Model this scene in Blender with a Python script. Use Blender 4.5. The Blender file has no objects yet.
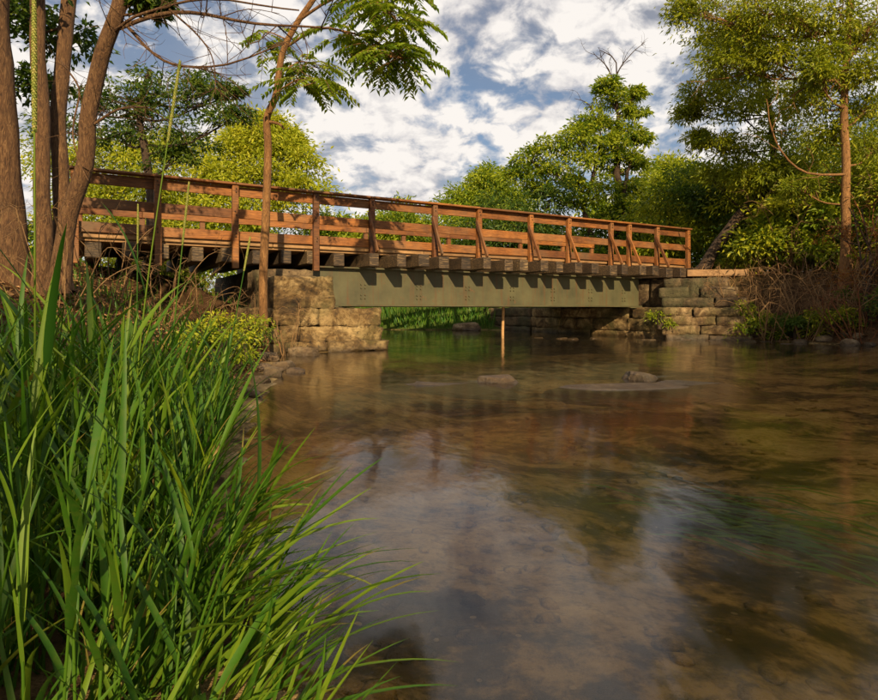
import bpy, bmesh, math, random
import numpy as np
from mathutils import Vector, Matrix, noise

random.seed(7)
RNG = np.random.default_rng(11)
R = math.radians
S = bpy.context.scene
COL = S.collection

# ------------------------------------------------------------------ camera
F, CX, HY, CZ = 600.0, 439.0, 309.0, 0.84        # focal (px of an 878 px wide frame), principal x, horizon y, eye height over the water
def P(px, py, d):
    return Vector(((px - CX) / F * d, d, CZ + (HY - py) / F * d))
cam_data = bpy.data.cameras.new('camera')
cam = bpy.data.objects.new('camera', cam_data); COL.objects.link(cam)
cam.location = (0, 0, CZ); cam.rotation_euler = (R(90), 0, 0)
cam_data.sensor_width = 36.0; cam_data.lens = F / 878 * 36
cam_data.shift_y = -(350 - HY) / 878
cam_data.clip_start = 0.05; cam_data.clip_end = 2000
S.camera = cam

# ------------------------------------------------------------------ sky and sun
SUN_EL = R(25)
SUN_H = Vector((0.16, -0.987, 0)).normalized()     # horizontal direction towards the sun (behind the camera, to the right)
sun_dir = Vector((SUN_H.x * math.cos(SUN_EL), SUN_H.y * math.cos(SUN_EL), math.sin(SUN_EL)))
world = bpy.data.worlds.new('World'); S.world = world; world.use_nodes = True
nt = world.node_tree; nt.nodes.clear()
def N(tree, t, **kw):
    n = tree.nodes.new(t)
    for k, v in kw.items(): setattr(n, k, v)
    return n
def L(tree, a, b): tree.links.new(a, b)
out = N(nt, 'ShaderNodeOutputWorld'); bg = N(nt, 'ShaderNodeBackground'); bg.inputs[1].default_value = 0.058
sky = N(nt, 'ShaderNodeTexSky', sky_type='NISHITA'); sky.sun_disc = False
sky.sun_elevation = SUN_EL; sky.sun_rotation = math.atan2(SUN_H.x, SUN_H.y)
sky.air_density = 1.0; sky.dust_density = 0.6; sky.ozone_density = 2.0
tc = N(nt, 'ShaderNodeTexCoord'); sep = N(nt, 'ShaderNodeSeparateXYZ'); L(nt, tc.outputs['Generated'], sep.inputs[0])
def wm(op, a, b=None, clamp=False):
    n = N(nt, 'ShaderNodeMath', operation=op, use_clamp=clamp)
    for i, v in enumerate((a, b)):
        if v is None: continue
        if isinstance(v, (int, float)): n.inputs[i].default_value = v
        else: L(nt, v, n.inputs[i])
    return n.outputs[0]
zz = wm('ADD', wm('MAXIMUM', sep.outputs[2], 0.0), 0.42)
comb = N(nt, 'ShaderNodeCombineXYZ')
L(nt, wm('DIVIDE', sep.outputs[0], zz), comb.inputs[0]); L(nt, wm('DIVIDE', sep.outputs[1], zz), comb.inputs[1])
def wnoise(scale, detail, rough, off=(0, 0, 0), dist=0.0):
    mp = N(nt, 'ShaderNodeMapping'); mp.inputs['Location'].default_value = off
    L(nt, comb.outputs[0], mp.inputs[0])
    n = N(nt, 'ShaderNodeTexNoise'); n.inputs['Scale'].default_value = scale; n.inputs['Detail'].default_value = detail
    n.inputs['Roughness'].default_value = rough; n.inputs['Distortion'].default_value = dist
    L(nt, mp.outputs[0], n.inputs['Vector']); return n.outputs['Fac']
def wramp(fac, stops):
    r = N(nt, 'ShaderNodeValToRGB'); L(nt, fac, r.inputs[0])
    e = r.color_ramp.elements
    while len(e) < len(stops): e.new(0.5)
    for el, (p, c) in zip(e, stops): el.position = p; el.color = (*c, 1)
    return r.outputs[0]
puff = wnoise(12.5, 7, 0.56, (3.1, 0.4, 0), 0.25)
big = wnoise(2.4, 3, 0.5, (1.9, 5.2, 0))
cover = wm('ADD', puff, wm('MULTIPLY', wm('SUBTRACT', big, 0.5), 0.85))
mask = wramp(cover, [(0.37, (0.05, 0.05, 0.05)), (0.54, (1, 1, 1))])
shade = wramp(wm('ADD', wm('MULTIPLY', puff, 0.7), wm('MULTIPLY', wnoise(2.6, 4, 0.5, (7, 2, 0)), 0.45)),
              [(0.42, (4.6, 4.6, 5.2)), (0.60, (11.0, 10.4, 9.8))])
veil = wramp(wnoise(1.3, 2, 0.5, (0.3, 8.1, 0)), [(0.36, (0.05, 0.05, 0.05)), (0.7, (0.8, 0.8, 0.8))])
mx0 = N(nt, 'ShaderNodeMixRGB'); L(nt, veil, mx0.inputs[0]); L(nt, sky.outputs[0], mx0.inputs[1]); mx0.inputs[2].default_value = (4.3, 4.1, 4.2, 1)
mx = N(nt, 'ShaderNodeMixRGB'); L(nt, mask, mx.inputs[0]); L(nt, mx0.outputs[0], mx.inputs[1]); L(nt, shade, mx.inputs[2])
L(nt, mx.outputs[0], bg.inputs[0]); L(nt, bg.outputs[0], out.inputs[0])

sun_data = bpy.data.lights.new('sun', 'SUN'); sun_data.energy = 5.0; sun_data.angle = R(0.6); sun_data.color = (1.0, 0.76, 0.45)
sun = bpy.data.objects.new('sun', sun_data); COL.objects.link(sun)
sun.rotation_euler = (-sun_dir).to_track_quat('-Z', 'Y').to_euler(); sun.location = (5, -10, 20)
vs = S.view_settings; vs.view_transform = 'Standard'; vs.look = 'None'; vs.exposure = 0.62; vs.gamma = 1.0; vs.use_curve_mapping = False
S.render.engine = 'CYCLES'
S.cycles.max_bounces = 7; S.cycles.transparent_max_bounces = 8; S.cycles.use_denoising = True

# ------------------------------------------------------------------ materials
def newmat(name):
    m = bpy.data.materials.new(name); m.use_nodes = True
    t = m.node_tree; t.nodes.clear()
    o = N(t, 'ShaderNodeOutputMaterial'); b = N(t, 'ShaderNodeBsdfPrincipled')
    L(t, b.outputs[0], o.inputs[0]); return m, t, b, o
def ramp(t, fac, stops, interp='LINEAR'):
    r = N(t, 'ShaderNodeValToRGB'); L(t, fac, r.inputs[0]); e = r.color_ramp.elements; r.color_ramp.interpolation = interp
    while len(e) < len(stops): e.new(0.5)
    for el, (p, c) in zip(e, stops): el.position = p; el.color = (*c, 1)
    return r.outputs[0]
def coords(t, scale=(1, 1, 1), which='Object', rand=True):
    c = N(t, 'ShaderNodeTexCoord'); mp = N(t, 'ShaderNodeMapping'); mp.inputs['Scale'].default_value = scale
    if which == 'World':
        g = N(t, 'ShaderNodeNewGeometry'); L(t, g.outputs['Position'], mp.inputs[0])
    else: L(t, c.outputs[which], mp.inputs[0])
    if rand:
        oi = N(t, 'ShaderNodeObjectInfo'); v = N(t, 'ShaderNodeVectorMath', operation='SCALE'); v.inputs[0].default_value = (37, 91, 53)
        L(t, oi.outputs['Random'], v.inputs['Scale']); L(t, v.outputs[0], mp.inputs['Location'])
    return mp.outputs[0]
def tnoise(t, vec, scale, detail=4, rough=0.55, dist=0.0):
    n = N(t, 'ShaderNodeTexNoise'); n.inputs['Scale'].default_value = scale; n.inputs['Detail'].default_value = detail
    n.inputs['Roughness'].default_value = rough; n.inputs['Distortion'].default_value = dist
    L(t, vec, n.inputs['Vector']); return n.outputs['Fac']
def mixc(t, fac, a, b, mode='MIX'):
    n = N(t, 'ShaderNodeMixRGB', blend_type=mode)
    for i, v in enumerate((fac, a, b)):
        if isinstance(v, (int, float)): n.inputs[i].default_value = v
        elif isinstance(v, tuple): n.inputs[i].default_value = (*v, 1)
        else: L(t, v, n.inputs[i])
    return n.outputs[0]
def tmath(t, op, a, b=None, clamp=False):
    n = N(t, 'ShaderNodeMath', operation=op, use_clamp=clamp)
    for i, v in enumerate((a, b)):
        if v is None: continue
        if isinstance(v, (int, float)): n.inputs[i].default_value = v
        else: L(t, v, n.inputs[i])
    return n.outputs[0]
def bump(t, b, h, strength=0.4, dist=0.02):
    n = N(t, 'ShaderNodeBump'); n.inputs['Strength'].default_value = strength; n.inputs['Distance'].default_value = dist
    L(t, h, n.inputs['Height']); L(t, n.outputs[0], b.inputs['Normal'])
def rand_of(t):
    oi = N(t, 'ShaderNodeObjectInfo'); a = N(t, 'ShaderNodeAttribute', attribute_name='var')
    return tmath(t, 'FRACT', tmath(t, 'ADD', oi.outputs['Random'], a.outputs['Fac']))

def wood_mat(name, c_lo, c_mid, c_hi, grey=0.0, hi=0.75):
    m, t, b, o = newmat(name)
    v = coords(t, (1.2, 14, 14)); g = tnoise(t, v, 4.0, 6, 0.62, 0.6)
    base = ramp(t, g, [(0.28, c_lo), (0.5, c_mid), (hi, c_hi)])
    v2 = coords(t, (1, 1, 1)); st = tnoise(t, v2, 2.3, 5, 0.6)
    base = mixc(t, ramp(t, st, [(0.5, (0, 0, 0)), (0.75, (0.75, 0.75, 0.75))]), base, tuple(x * 0.45 for x in c_lo))
    oi = N(t, 'ShaderNodeObjectInfo')
    tone = ramp(t, oi.outputs['Random'], [(0.0, (0.5, 0.44, 0.4)), (0.5, (0.92, 0.88, 0.84)), (1.0, (1.3, 1.3, 1.25))])
    base = mixc(t, 1.0, base, tone, 'MULTIPLY')
    if grey:
        base = mixc(t, ramp(t, tnoise(t, v2, 1.1, 4), [(0.45, (0, 0, 0)), (0.7, (grey, grey, grey))]), base, (0.23, 0.145, 0.07))
    L(t, base, b.inputs['Base Color']); b.inputs['Roughness'].default_value = 0.72
    bump(t, b, g, 0.5, 0.006)
    return m
M = {}
M['rail'] = wood_mat('rail_wood', (0.062, 0.019, 0.004), (0.185, 0.064, 0.009), (0.34, 0.135, 0.028), 0.35)
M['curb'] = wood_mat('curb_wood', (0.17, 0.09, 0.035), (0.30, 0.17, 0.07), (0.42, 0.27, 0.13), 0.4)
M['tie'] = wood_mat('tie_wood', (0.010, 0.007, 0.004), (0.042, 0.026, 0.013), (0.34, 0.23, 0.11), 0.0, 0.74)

m, t, b, o = newmat('girder_paint'); M['girder'] = m
v = coords(t); vs_ = coords(t, (6, 6, 0.5))
c = ramp(t, tnoise(t, v, 1.6, 6, 0.6), [(0.3, (0.042, 0.041, 0.018)), (0.7, (0.092, 0.086, 0.038))])
c = mixc(t, ramp(t, tnoise(t, vs_, 2.0, 4), [(0.5, (0, 0, 0)), (0.72, (0.6, 0.6, 0.6))]), c, (0.075, 0.065, 0.03))
c = mixc(t, ramp(t, tnoise(t, v, 5.0, 6, 0.7), [(0.6, (0, 0, 0)), (0.68, (0.8, 0.8, 0.8))]), c, (0.13, 0.055, 0.018))
c = mixc(t, ramp(t, tnoise(t, coords(t, (3.5, 3.5, 0.22)), 3.0, 6, 0.65), [(0.52, (0, 0, 0)), (0.66, (0.75, 0.75, 0.75))]), c, (0.085, 0.042, 0.014))
L(t, c, b.inputs['Base Color']); b.inputs['Roughness'].default_value = 0.6; bump(t, b, tnoise(t, v, 9, 4), 0.2, 0.01)

def stone_mat(name, dark, mid, light, moss):
    m, t, b, o = newmat(name)
    v = coords(t, which='World', rand=False)
    c = ramp(t, tnoise(t, v, 2.6, 9, 0.72, 0.5), [(0.34, dark), (0.47, mid), (0.62, light)])
    vst = coords(t, (1.2, 1.2, 4.0), 'World', False)
    c = mixc(t, ramp(t, tnoise(t, vst, 1.6, 5, 0.6), [(0.5, (0, 0, 0)), (0.6, (0.4, 0.4, 0.4))]), c, tuple(x * 0.9 for x in dark))
    c = mixc(t, ramp(t, tnoise(t, v, 0.9, 5, 0.6), [(0.48, (0, 0, 0)), (0.62, (0.8, 0.8, 0.8))]), c, moss)
    sp = tnoise(t, v, 16, 5, 0.7)
    c = mixc(t, ramp(t, sp, [(0.56, (0, 0, 0)), (0.66, (0.8, 0.8, 0.8))]), c, tuple(x * 0.4 for x in dark))
    g = N(t, 'ShaderNodeNewGeometry'); sx = N(t, 'ShaderNodeSeparateXYZ'); L(t, g.outputs['Position'], sx.inputs[0])
    wet = tmath(t, 'SUBTRACT', 1.0, tmath(t, 'MULTIPLY', tmath(t, 'SUBTRACT', tmath(t, 'SUBTRACT', sx.outputs[2], 0.02), tmath(t, 'MULTIPLY', tmath(t, 'SUBTRACT', sp, 0.5), 0.12)), 8.0), True)
    c = mixc(t, tmath(t, 'MULTIPLY', wet, 0.75), c, (0.035, 0.022, 0.010))
    L(t, c, b.inputs['Base Color'])
    rr = N(t, 'ShaderNodeMapRange'); L(t, wet, rr.inputs[0]); rr.inputs[3].default_value = 0.85; rr.inputs[4].default_value = 0.35
    L(t, rr.outputs[0], b.inputs['Roughness'])
    bump(t, b, tmath(t, 'ADD', tnoise(t, v, 7, 9, 0.75), tmath(t, 'MULTIPLY', tnoise(t, vst, 1.6, 5, 0.6), 0.8)), 0.9, 0.06)
    return m
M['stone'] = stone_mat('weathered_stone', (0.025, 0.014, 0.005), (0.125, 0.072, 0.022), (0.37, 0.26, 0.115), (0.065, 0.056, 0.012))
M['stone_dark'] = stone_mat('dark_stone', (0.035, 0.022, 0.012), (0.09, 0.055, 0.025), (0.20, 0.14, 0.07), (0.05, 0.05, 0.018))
M['stone_mid'] = stone_mat('brown_stone', (0.035, 0.02, 0.009), (0.12, 0.07, 0.026), (0.33, 0.23, 0.11), (0.09, 0.075, 0.02))  # dimmed copy of the stone: the wing wall's weaker sun put into colour
M['rock'] = stone_mat('rock_stone', (0.06, 0.035, 0.018), (0.16, 0.10, 0.05), (0.34, 0.25, 0.14), (0.12, 0.08, 0.03))

def bark_mat(name, lo, mid, hi, sc=1.0):
    m, t, b, o = newmat(name)
    v = coords(t, (9 * sc, 9 * sc, 2.0 * sc), 'World', False)
    g = tnoise(t, v, 1.6, 8, 0.72, 1.2)
    c = ramp(t, g, [(0.33, lo), (0.5, mid), (0.7, hi)])
    v2 = coords(t, (1, 1, 1), 'World', False)
    c = mixc(t, ramp(t, tnoise(t, v2, 1.4, 4), [(0.45, (0, 0, 0)), (0.7, (0.5, 0.5, 0.5))]), c, tuple(x * 1.25 for x in lo))
    L(t, c, b.inputs['Base Color']); b.inputs['Roughness'].default_value = 0.9; bump(t, b, g, 1.0, 0.035)
    return m
M['bark'] = bark_mat('bark_brown', (0.03, 0.013, 0.005), (0.125, 0.06, 0.023), (0.27, 0.155, 0.065), 2.6)
M['bark_tan'] = bark_mat('bark_tan', (0.07, 0.03, 0.008), (0.22, 0.105, 0.032), (0.40, 0.22, 0.08), 2.0)
M['bark_dark'] = bark_mat('bark_dark', (0.015, 0.009, 0.005), (0.045, 0.026, 0.014), (0.10, 0.065, 0.035))
M['twig'] = bark_mat('twig_grey', (0.06, 0.028, 0.012), (0.15, 0.08, 0.035), (0.25, 0.15, 0.07), 3.0)
M['brush'] = bark_mat('dry_brush', (0.10, 0.05, 0.018), (0.25, 0.14, 0.055), (0.42, 0.27, 0.12), 3.0)
M['brush_red'] = bark_mat('reddish_brush', (0.08, 0.022, 0.007), (0.20, 0.065, 0.018), (0.32, 0.13, 0.04), 3.0)

def leaf_mat(name, c1, c2, c3, trans=0.4, rough=0.5):
    m, t, b, o = newmat(name)
    r = rand_of(t)
    c = ramp(t, r, [(0.0, c1), (0.55, c2), (1.0, c3)])
    L(t, c, b.inputs['Base Color']); b.inputs['Roughness'].default_value = rough
    b.inputs['Specular IOR Level'].default_value = 0.3
    tr = N(t, 'ShaderNodeBsdfTranslucent'); L(t, mixc(t, 1.0, c, (1.5, 1.45, 0.6), 'MULTIPLY'), tr.inputs[0])
    mx = N(t, 'ShaderNodeMixShader'); mx.inputs[0].default_value = trans
    L(t, b.outputs[0], mx.inputs[1]); L(t, tr.outputs[0], mx.inputs[2]); L(t, mx.outputs[0], o.inputs[0])
    return m
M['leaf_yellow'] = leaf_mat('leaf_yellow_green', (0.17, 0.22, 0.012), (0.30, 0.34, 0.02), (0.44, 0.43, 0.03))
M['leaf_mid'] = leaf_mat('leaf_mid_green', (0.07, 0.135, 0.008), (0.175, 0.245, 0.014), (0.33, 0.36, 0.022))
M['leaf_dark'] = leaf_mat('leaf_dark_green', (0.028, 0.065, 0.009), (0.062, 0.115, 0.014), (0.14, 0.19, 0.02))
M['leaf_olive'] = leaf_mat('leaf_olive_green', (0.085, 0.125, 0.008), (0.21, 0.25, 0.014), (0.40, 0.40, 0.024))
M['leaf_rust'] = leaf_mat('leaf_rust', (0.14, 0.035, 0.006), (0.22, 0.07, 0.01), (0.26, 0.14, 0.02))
M['leaf_dry'] = leaf_mat('leaf_dry', (0.10, 0.045, 0.018), (0.20, 0.10, 0.04), (0.34, 0.20, 0.09), 0.1, 0.8)
M['straw'] = leaf_mat('straw', (0.10, 0.07, 0.02), (0.20, 0.145, 0.045), (0.30, 0.235, 0.085), 0.2, 0.8)
M['leaf_orange'] = leaf_mat('leaf_orange', (0.45, 0.12, 0.01), (0.5, 0.16, 0.015), (0.55, 0.22, 0.02), 0.3)
M['grass'] = leaf_mat('grass_blade', (0.014, 0.056, 0.004), (0.045, 0.125, 0.007), (0.16, 0.23, 0.012), 0.3, 0.5)
M['grass_far'] = leaf_mat('grass_far', (0.02, 0.08, 0.008), (0.06, 0.16, 0.015), (0.13, 0.22, 0.02), 0.3)
M['seed'] = leaf_mat('seed_head', (0.16, 0.20, 0.03), (0.25, 0.27, 0.05), (0.34, 0.30, 0.09), 0.2, 0.7)

m, t, b, o = newmat('reed_bed_blade'); M['reed_bed'] = m
at = N(t, 'ShaderNodeAttribute', attribute_name='var')
c = ramp(t, at.outputs['Fac'], [(0.0, (0.014, 0.056, 0.004)), (0.5, (0.045, 0.125, 0.007)), (0.94, (0.15, 0.225, 0.012)), (1.0, (0.19, 0.15, 0.035))])
c = mixc(t, ramp(t, tnoise(t, coords(t, which='World', rand=False), 60, 3), [(0.45, (0, 0, 0)), (0.7, (0.35, 0.35, 0.35))]), c, (0.10, 0.13, 0.015))
L(t, c, b.inputs['Base Color']); b.inputs['Roughness'].default_value = 0.55; b.inputs['Specular IOR Level'].default_value = 0.3
tr = N(t, 'ShaderNodeBsdfTranslucent'); L(t, mixc(t, 1.0, c, (1.5, 1.45, 0.6), 'MULTIPLY'), tr.inputs[0])
mx = N(t, 'ShaderNodeMixShader'); mx.inputs[0].default_value = 0.3
L(t, b.outputs[0], mx.inputs[1]); L(t, tr.outputs[0], mx.inputs[2]); L(t, mx.outputs[0], o.inputs[0])
# ground: soil and leaf litter above the water line, silt, sand and weed patches on the bed
m, t, b, o = newmat('ground_soil'); M['ground'] = m
v = coords(t, which='World', rand=False)
soil = ramp(t, tnoise(t, v, 3.0, 8, 0.7), [(0.3, (0.025, 0.012, 0.006)), (0.5, (0.06, 0.032, 0.015)), (0.7, (0.13, 0.075, 0.034))])
grassc = ramp(t, tnoise(t, v, 5.0, 6, 0.7), [(0.3, (0.025, 0.05, 0.008)), (0.7, (0.09, 0.14, 0.02))])
at = N(t, 'ShaderNodeAttribute', attribute_name='green')
soil = mixc(t, at.outputs['Fac'], soil, grassc)
vb = coords(t, (0.7, 1.0, 1), 'World', False)
n1 = tnoise(t, vb, 0.6, 6, 0.6, 0.4); n2 = tnoise(t, vb, 2.9, 7, 0.62, 0.2); n3 = tnoise(t, v, 22, 5, 0.7)
n4 = tnoise(t, v, 9.0, 6, 0.65)
mixn = tmath(t, 'ADD', tmath(t, 'ADD', tmath(t, 'MULTIPLY', n1, 0.50), tmath(t, 'MULTIPLY', n2, 0.30)), tmath(t, 'MULTIPLY', n4, 0.20))
bed = ramp(t, mixn, [(0.41, (0.020, 0.015, 0.006)), (0.475, (0.085, 0.058, 0.022)), (0.515, (0.33, 0.225, 0.09)), (0.60, (0.56, 0.41, 0.20))])
bed = mixc(t, ramp(t, n3, [(0.5, (0, 0, 0)), (0.62, (0.45, 0.45, 0.45))]), bed, (0.05, 0.033, 0.015))
bed = mixc(t, ramp(t, tnoise(t, vb, 0.8, 4, 0.5), [(0.58, (0, 0, 0)), (0.72, (0.5, 0.5, 0.5))]), bed, (0.06, 0.075, 0.014))
vo = N(t, 'ShaderNodeTexVoronoi'); vo.inputs['Scale'].default_value = 18; L(t, v, vo.inputs['Vector'])
peb = tmath(t, 'MULTIPLY', tmath(t, 'LESS_THAN', vo.outputs['Distance'], 0.2), tmath(t, 'GREATER_THAN', vo.outputs['Color'], 0.72))
bed = mixc(t, tmath(t, 'MULTIPLY', peb, 0.5), bed, (0.40, 0.31, 0.18))
g = N(t, 'ShaderNodeNewGeometry'); sx = N(t, 'ShaderNodeSeparateXYZ'); L(t, g.outputs['Position'], sx.inputs[0])
up = tmath(t, 'MULTIPLY', tmath(t, 'ADD', sx.outputs[2], 0.01), 14.0, True)
L(t, mixc(t, up, bed, soil), b.inputs['Base Color']); b.inputs['Roughness'].default_value = 0.95
b.inputs['Specular IOR Level'].default_value = 0.15
bump(t, b, tmath(t, 'ADD', n2, tmath(t, 'MULTIPLY', n3, 0.4)), 0.9, 0.08)

# water: see-through tinted sheet with a Fresnel gloss and soft ripples
m, t, b, o = newmat('stream_water'); M['water'] = m; t.nodes.remove(b)
v = coords(t, (1.0, 0.45, 1), 'World', False)
h = tmath(t, 'ADD', tnoise(t, v, 1.1, 3, 0.5, 0.4), tmath(t, 'MULTIPLY', tnoise(t, v, 5.0, 3, 0.55), 0.16))
bp = N(t, 'ShaderNodeBump'); bp.inputs['Strength'].default_value = 0.2; bp.inputs['Distance'].default_value = 0.10; L(t, h, bp.inputs['Height'])
gl = N(t, 'ShaderNodeBsdfGlossy'); gl.inputs['Roughness'].default_value = 0.115; gl.inputs['Color'].default_value = (1, 1, 1, 1)
L(t, bp.outputs[0], gl.inputs['Normal'])
tp = N(t, 'ShaderNodeBsdfTransparent'); tp.inputs[0].default_value = (0.92, 0.82, 0.60, 1)
fr = N(t, 'ShaderNodeFresnel'); fr.inputs[0].default_value = 1.46
mx = N(t, 'ShaderNodeMixShader'); L(t, tmath(t, 'MULTIPLY', fr.outputs[0], 0.95), mx.inputs[0]); L(t, tp.outputs[0], mx.inputs[1]); L(t, gl.outputs[0], mx.inputs[2])
L(t, mx.outputs[0], o.inputs[0])

# ------------------------------------------------------------------ mesh helpers
def tag(o, label=None, cat=None, group=None, kind=None):
    if label: o['label'] = label
    if cat: o['category'] = cat
    if group: o['group'] = group
    if kind: o['kind'] = kind
    return o
def link(name, me, parent=None, loc=None, rot=None):
    o = bpy.data.objects.new(name, me); COL.objects.link(o)
    if parent: o.parent = parent
    if loc is not None: o.location = loc
    if rot is not None: o.rotation_euler = rot
    return o
def empty(name, loc, label, cat, group=None, rz=0):
    o = bpy.data.objects.new(name, None); COL.objects.link(o); o.location = loc; o.rotation_euler = (0, 0, rz)
    o.empty_display_size = 0.2
    return tag(o, label, cat, group)
def mesh_np(name, V, Q, mat, smooth=False, var=None, vname='var', domain='FACE'):
    V = np.asarray(V, np.float32); Q = np.asarray(Q, np.int32); k = Q.shape[1]
    me = bpy.data.meshes.new(name)
    me.vertices.add(len(V)); me.vertices.foreach_set('co', V.ravel())
    me.loops.add(Q.size); me.loops.foreach_set('vertex_index', Q.ravel())
    me.polygons.add(len(Q)); me.polygons.foreach_set('loop_start', np.arange(0, Q.size, k, dtype=np.int32))
    try: me.polygons.foreach_set('loop_total', np.full(len(Q), k, np.int32))
    except Exception: pass
    me.polygons.foreach_set('use_smooth', np.full(len(Q), smooth, bool))
    if var is not None:
        a = me.attributes.new(vname, 'FLOAT', domain); a.data.foreach_set('value', np.asarray(var, np.float32))
    me.update(calc_edges=True); me.materials.append(mat); return me
_box = {}
def box_mesh(lx, ly, lz, mat, bev=0.008):
    key = (round(lx, 3), round(ly, 3), round(lz, 3), mat.name)
    if key in _box: return _box[key]
    bm = bmesh.new(); bmesh.ops.create_cube(bm, size=1.0, matrix=Matrix.Diagonal((lx, ly, lz, 1)))
    bmesh.ops.bevel(bm, geom=bm.edges[:], offset=bev, segments=1, affect='EDGES')
    me = bpy.data.meshes.new('board'); bm.to_mesh(me); bm.free(); me.materials.append(mat); _box[key] = me; return me
def rough_box(name, lx, ly, lz, mat, seg=0.13, amp=0.03, seed=0, rnd=0.025):
    """a stone block with worn edges, base centred on the origin"""
    nx, ny, nz = [max(2, int(round(l / seg))) for l in (lx, ly, lz)]
    bm = bmesh.new(); idx = {}
    def vert(i, j, k):
        if (i, j, k) in idx: return idx[(i, j, k)]
        p = Vector((lx * (i / nx - .5), ly * (j / ny - .5), lz * (k / nz - .5)))
        q = Vector([max(-l / 2 + rnd, min(l / 2 - rnd, c)) for c, l in zip(p, (lx, ly, lz))])
        d = p - q
        if d.length > 1e-6: p = q + d.normalized() * min(d.length, rnd)
        o = Vector((seed * 3.7, seed * 1.3, 0))
        n1 = noise.noise_vector((p + o) * 1.6) * amp * 0.55; n2 = noise.noise_vector((p + o) * 4.5) * amp * 0.55
        n3 = noise.noise_vector((p + o) * 11.0) * amp * 0.5
        p = p + n1 + n2 + n3 + Vector((0, 0, lz / 2)); idx[(i, j, k)] = bm.verts.new(p); return idx[(i, j, k)]
    for a, b_, fn in ((nx, ny, lambda i, j, s: (i, j, s * nz)), (nx, nz, lambda i, k, s: (i, s * ny, k)), (ny, nz, lambda j, k, s: (s * nx, j, k))):
        for i in range(a):
            for j in range(b_):
                for s in (0, 1):
                    vsx = [vert(*fn(*p, s)) for p in ((i, j), (i + 1, j), (i + 1, j + 1), (i, j + 1))]
                    bm.faces.new(vsx)
    bmesh.ops.recalc_face_normals(bm, faces=bm.faces[:])
    me = bpy.data.meshes.new(name); bm.to_mesh(me); bm.free(); me.materials.append(mat)
    me.polygons.foreach_set('use_smooth', np.ones(len(me.polygons), bool)); return me
def rock_mesh(seed, sx, sy, sz, mat, sub=3, amp=0.28):
    bm = bmesh.new(); bmesh.ops.create_icosphere(bm, subdivisions=sub, radius=1.0)
    o = Vector((seed * 5.3, seed * 2.1, seed))
    for v_ in bm.verts:
        p = v_.co.copy(); d = 1 + noise.noise(p * 0.9 + o) * amp * 1.6 + noise.noise(p * 2.6 + o) * amp * 0.7
        for ax in (Vector((1, .2, .1)), Vector((-.3, 1, .2)), Vector((.1, -.2, 1)), Vector((-.8, -.5, .4))):   # cleaved faces
            a = ax.normalized(); k = (p * d).dot(a)
            if k > 0.72: d *= 0.72 / k
        v_.co = Vector((p.x * d * sx, p.y * d * sy, p.z * d * sz))
    me = bpy.data.meshes.new('rock'); bm.to_mesh(me); bm.free(); me.materials.append(mat); return me

class Tubes:
    def __init__(s): s.V = []; s.Q = []; s.n = 0
    def add(s, pts, rad, k=6):
        pts = np.asarray([tuple(p) for p in pts], float); m_ = len(pts)
        rad = np.asarray(rad, float) * np.ones(m_)
        tg = np.gradient(pts, axis=0); tg /= np.linalg.norm(tg, axis=1)[:, None] + 1e-9
        ref = np.array([0.31, 0.95, 0.05]) if abs(tg[:, 2]).mean() > 0.5 else np.array([0.05, 0.1, 0.99])
        a = np.cross(tg, ref); a /= np.linalg.norm(a, axis=1)[:, None] + 1e-9; b_ = np.cross(tg, a)
        th = np.arange(k) / k * 2 * np.pi
        ring = pts[:, None] + rad[:, None, None] * (np.cos(th)[None, :, None] * a[:, None] + np.sin(th)[None, :, None] * b_[:, None])
        i = np.arange(m_ - 1)[:, None] * k; j = np.arange(k)[None]; j2 = (j + 1) % k
        q = np.stack([i + j, i + j2, i + k + j2, i + k + j], -1).reshape(-1, 4) + s.n
        s.V.append(ring.reshape(-1, 3)); s.Q.append(q); s.n += m_ * k
    def build(s, name, mat, parent=None, origin=(0, 0, 0)):
        V = np.concatenate(s.V) - np.asarray(tuple(origin)); return link(name, mesh_np(name, V, np.concatenate(s.Q), mat, True), parent)
def smooth_path(pts, n=14, wob=0.0, seed=0):
    pts = [Vector(p) for p in pts]; out_ = []
    for s in np.linspace(0, len(pts) - 1.0001, n):
        i = int(s); f = s - i
        p0 = pts[max(i - 1, 0)]; p1 = pts[i]; p2 = pts[i + 1]; p3 = pts[min(i + 2, len(pts) - 1)]
        c = 0.5 * ((2 * p1) + (p2 - p0) * f + (2 * p0 - 5 * p1 + 4 * p2 - p3) * f * f + (3 * p1 - p0 - 3 * p2 + p3) * f ** 3)
        if wob: c = c + noise.noise_vector(c * 1.7 + Vector((seed, 0, 0))) * wob
        out_.append(c)
    return out_
def leaf_quads(pos, dirs, nrm, ln, wd, fold=0.25):
    """pointed folded leaves: base, side, tip, side"""
    pos, dirs, nrm = (np.asarray(x, float) for x in (pos, dirs, nrm))
    dirs = dirs / (np.linalg.norm(dirs, axis=1)[:, None] + 1e-9)
    side = np.cross(dirs, nrm); side /= np.linalg.norm(side, axis=1)[:, None] + 1e-9
    up = np.cross(side, dirs); ln = np.asarray(ln)[:, None]; wd = np.asarray(wd)[:, None]
    mid = pos + dirs * ln * 0.45 + up * wd * fold
    V = np.stack([pos, mid + side * wd * 0.5, pos + dirs * ln - up * ln * 0.12, mid - side * wd * 0.5], 1).reshape(-1, 3)
    return V, np.arange(len(V)).reshape(-1, 4)

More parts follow.
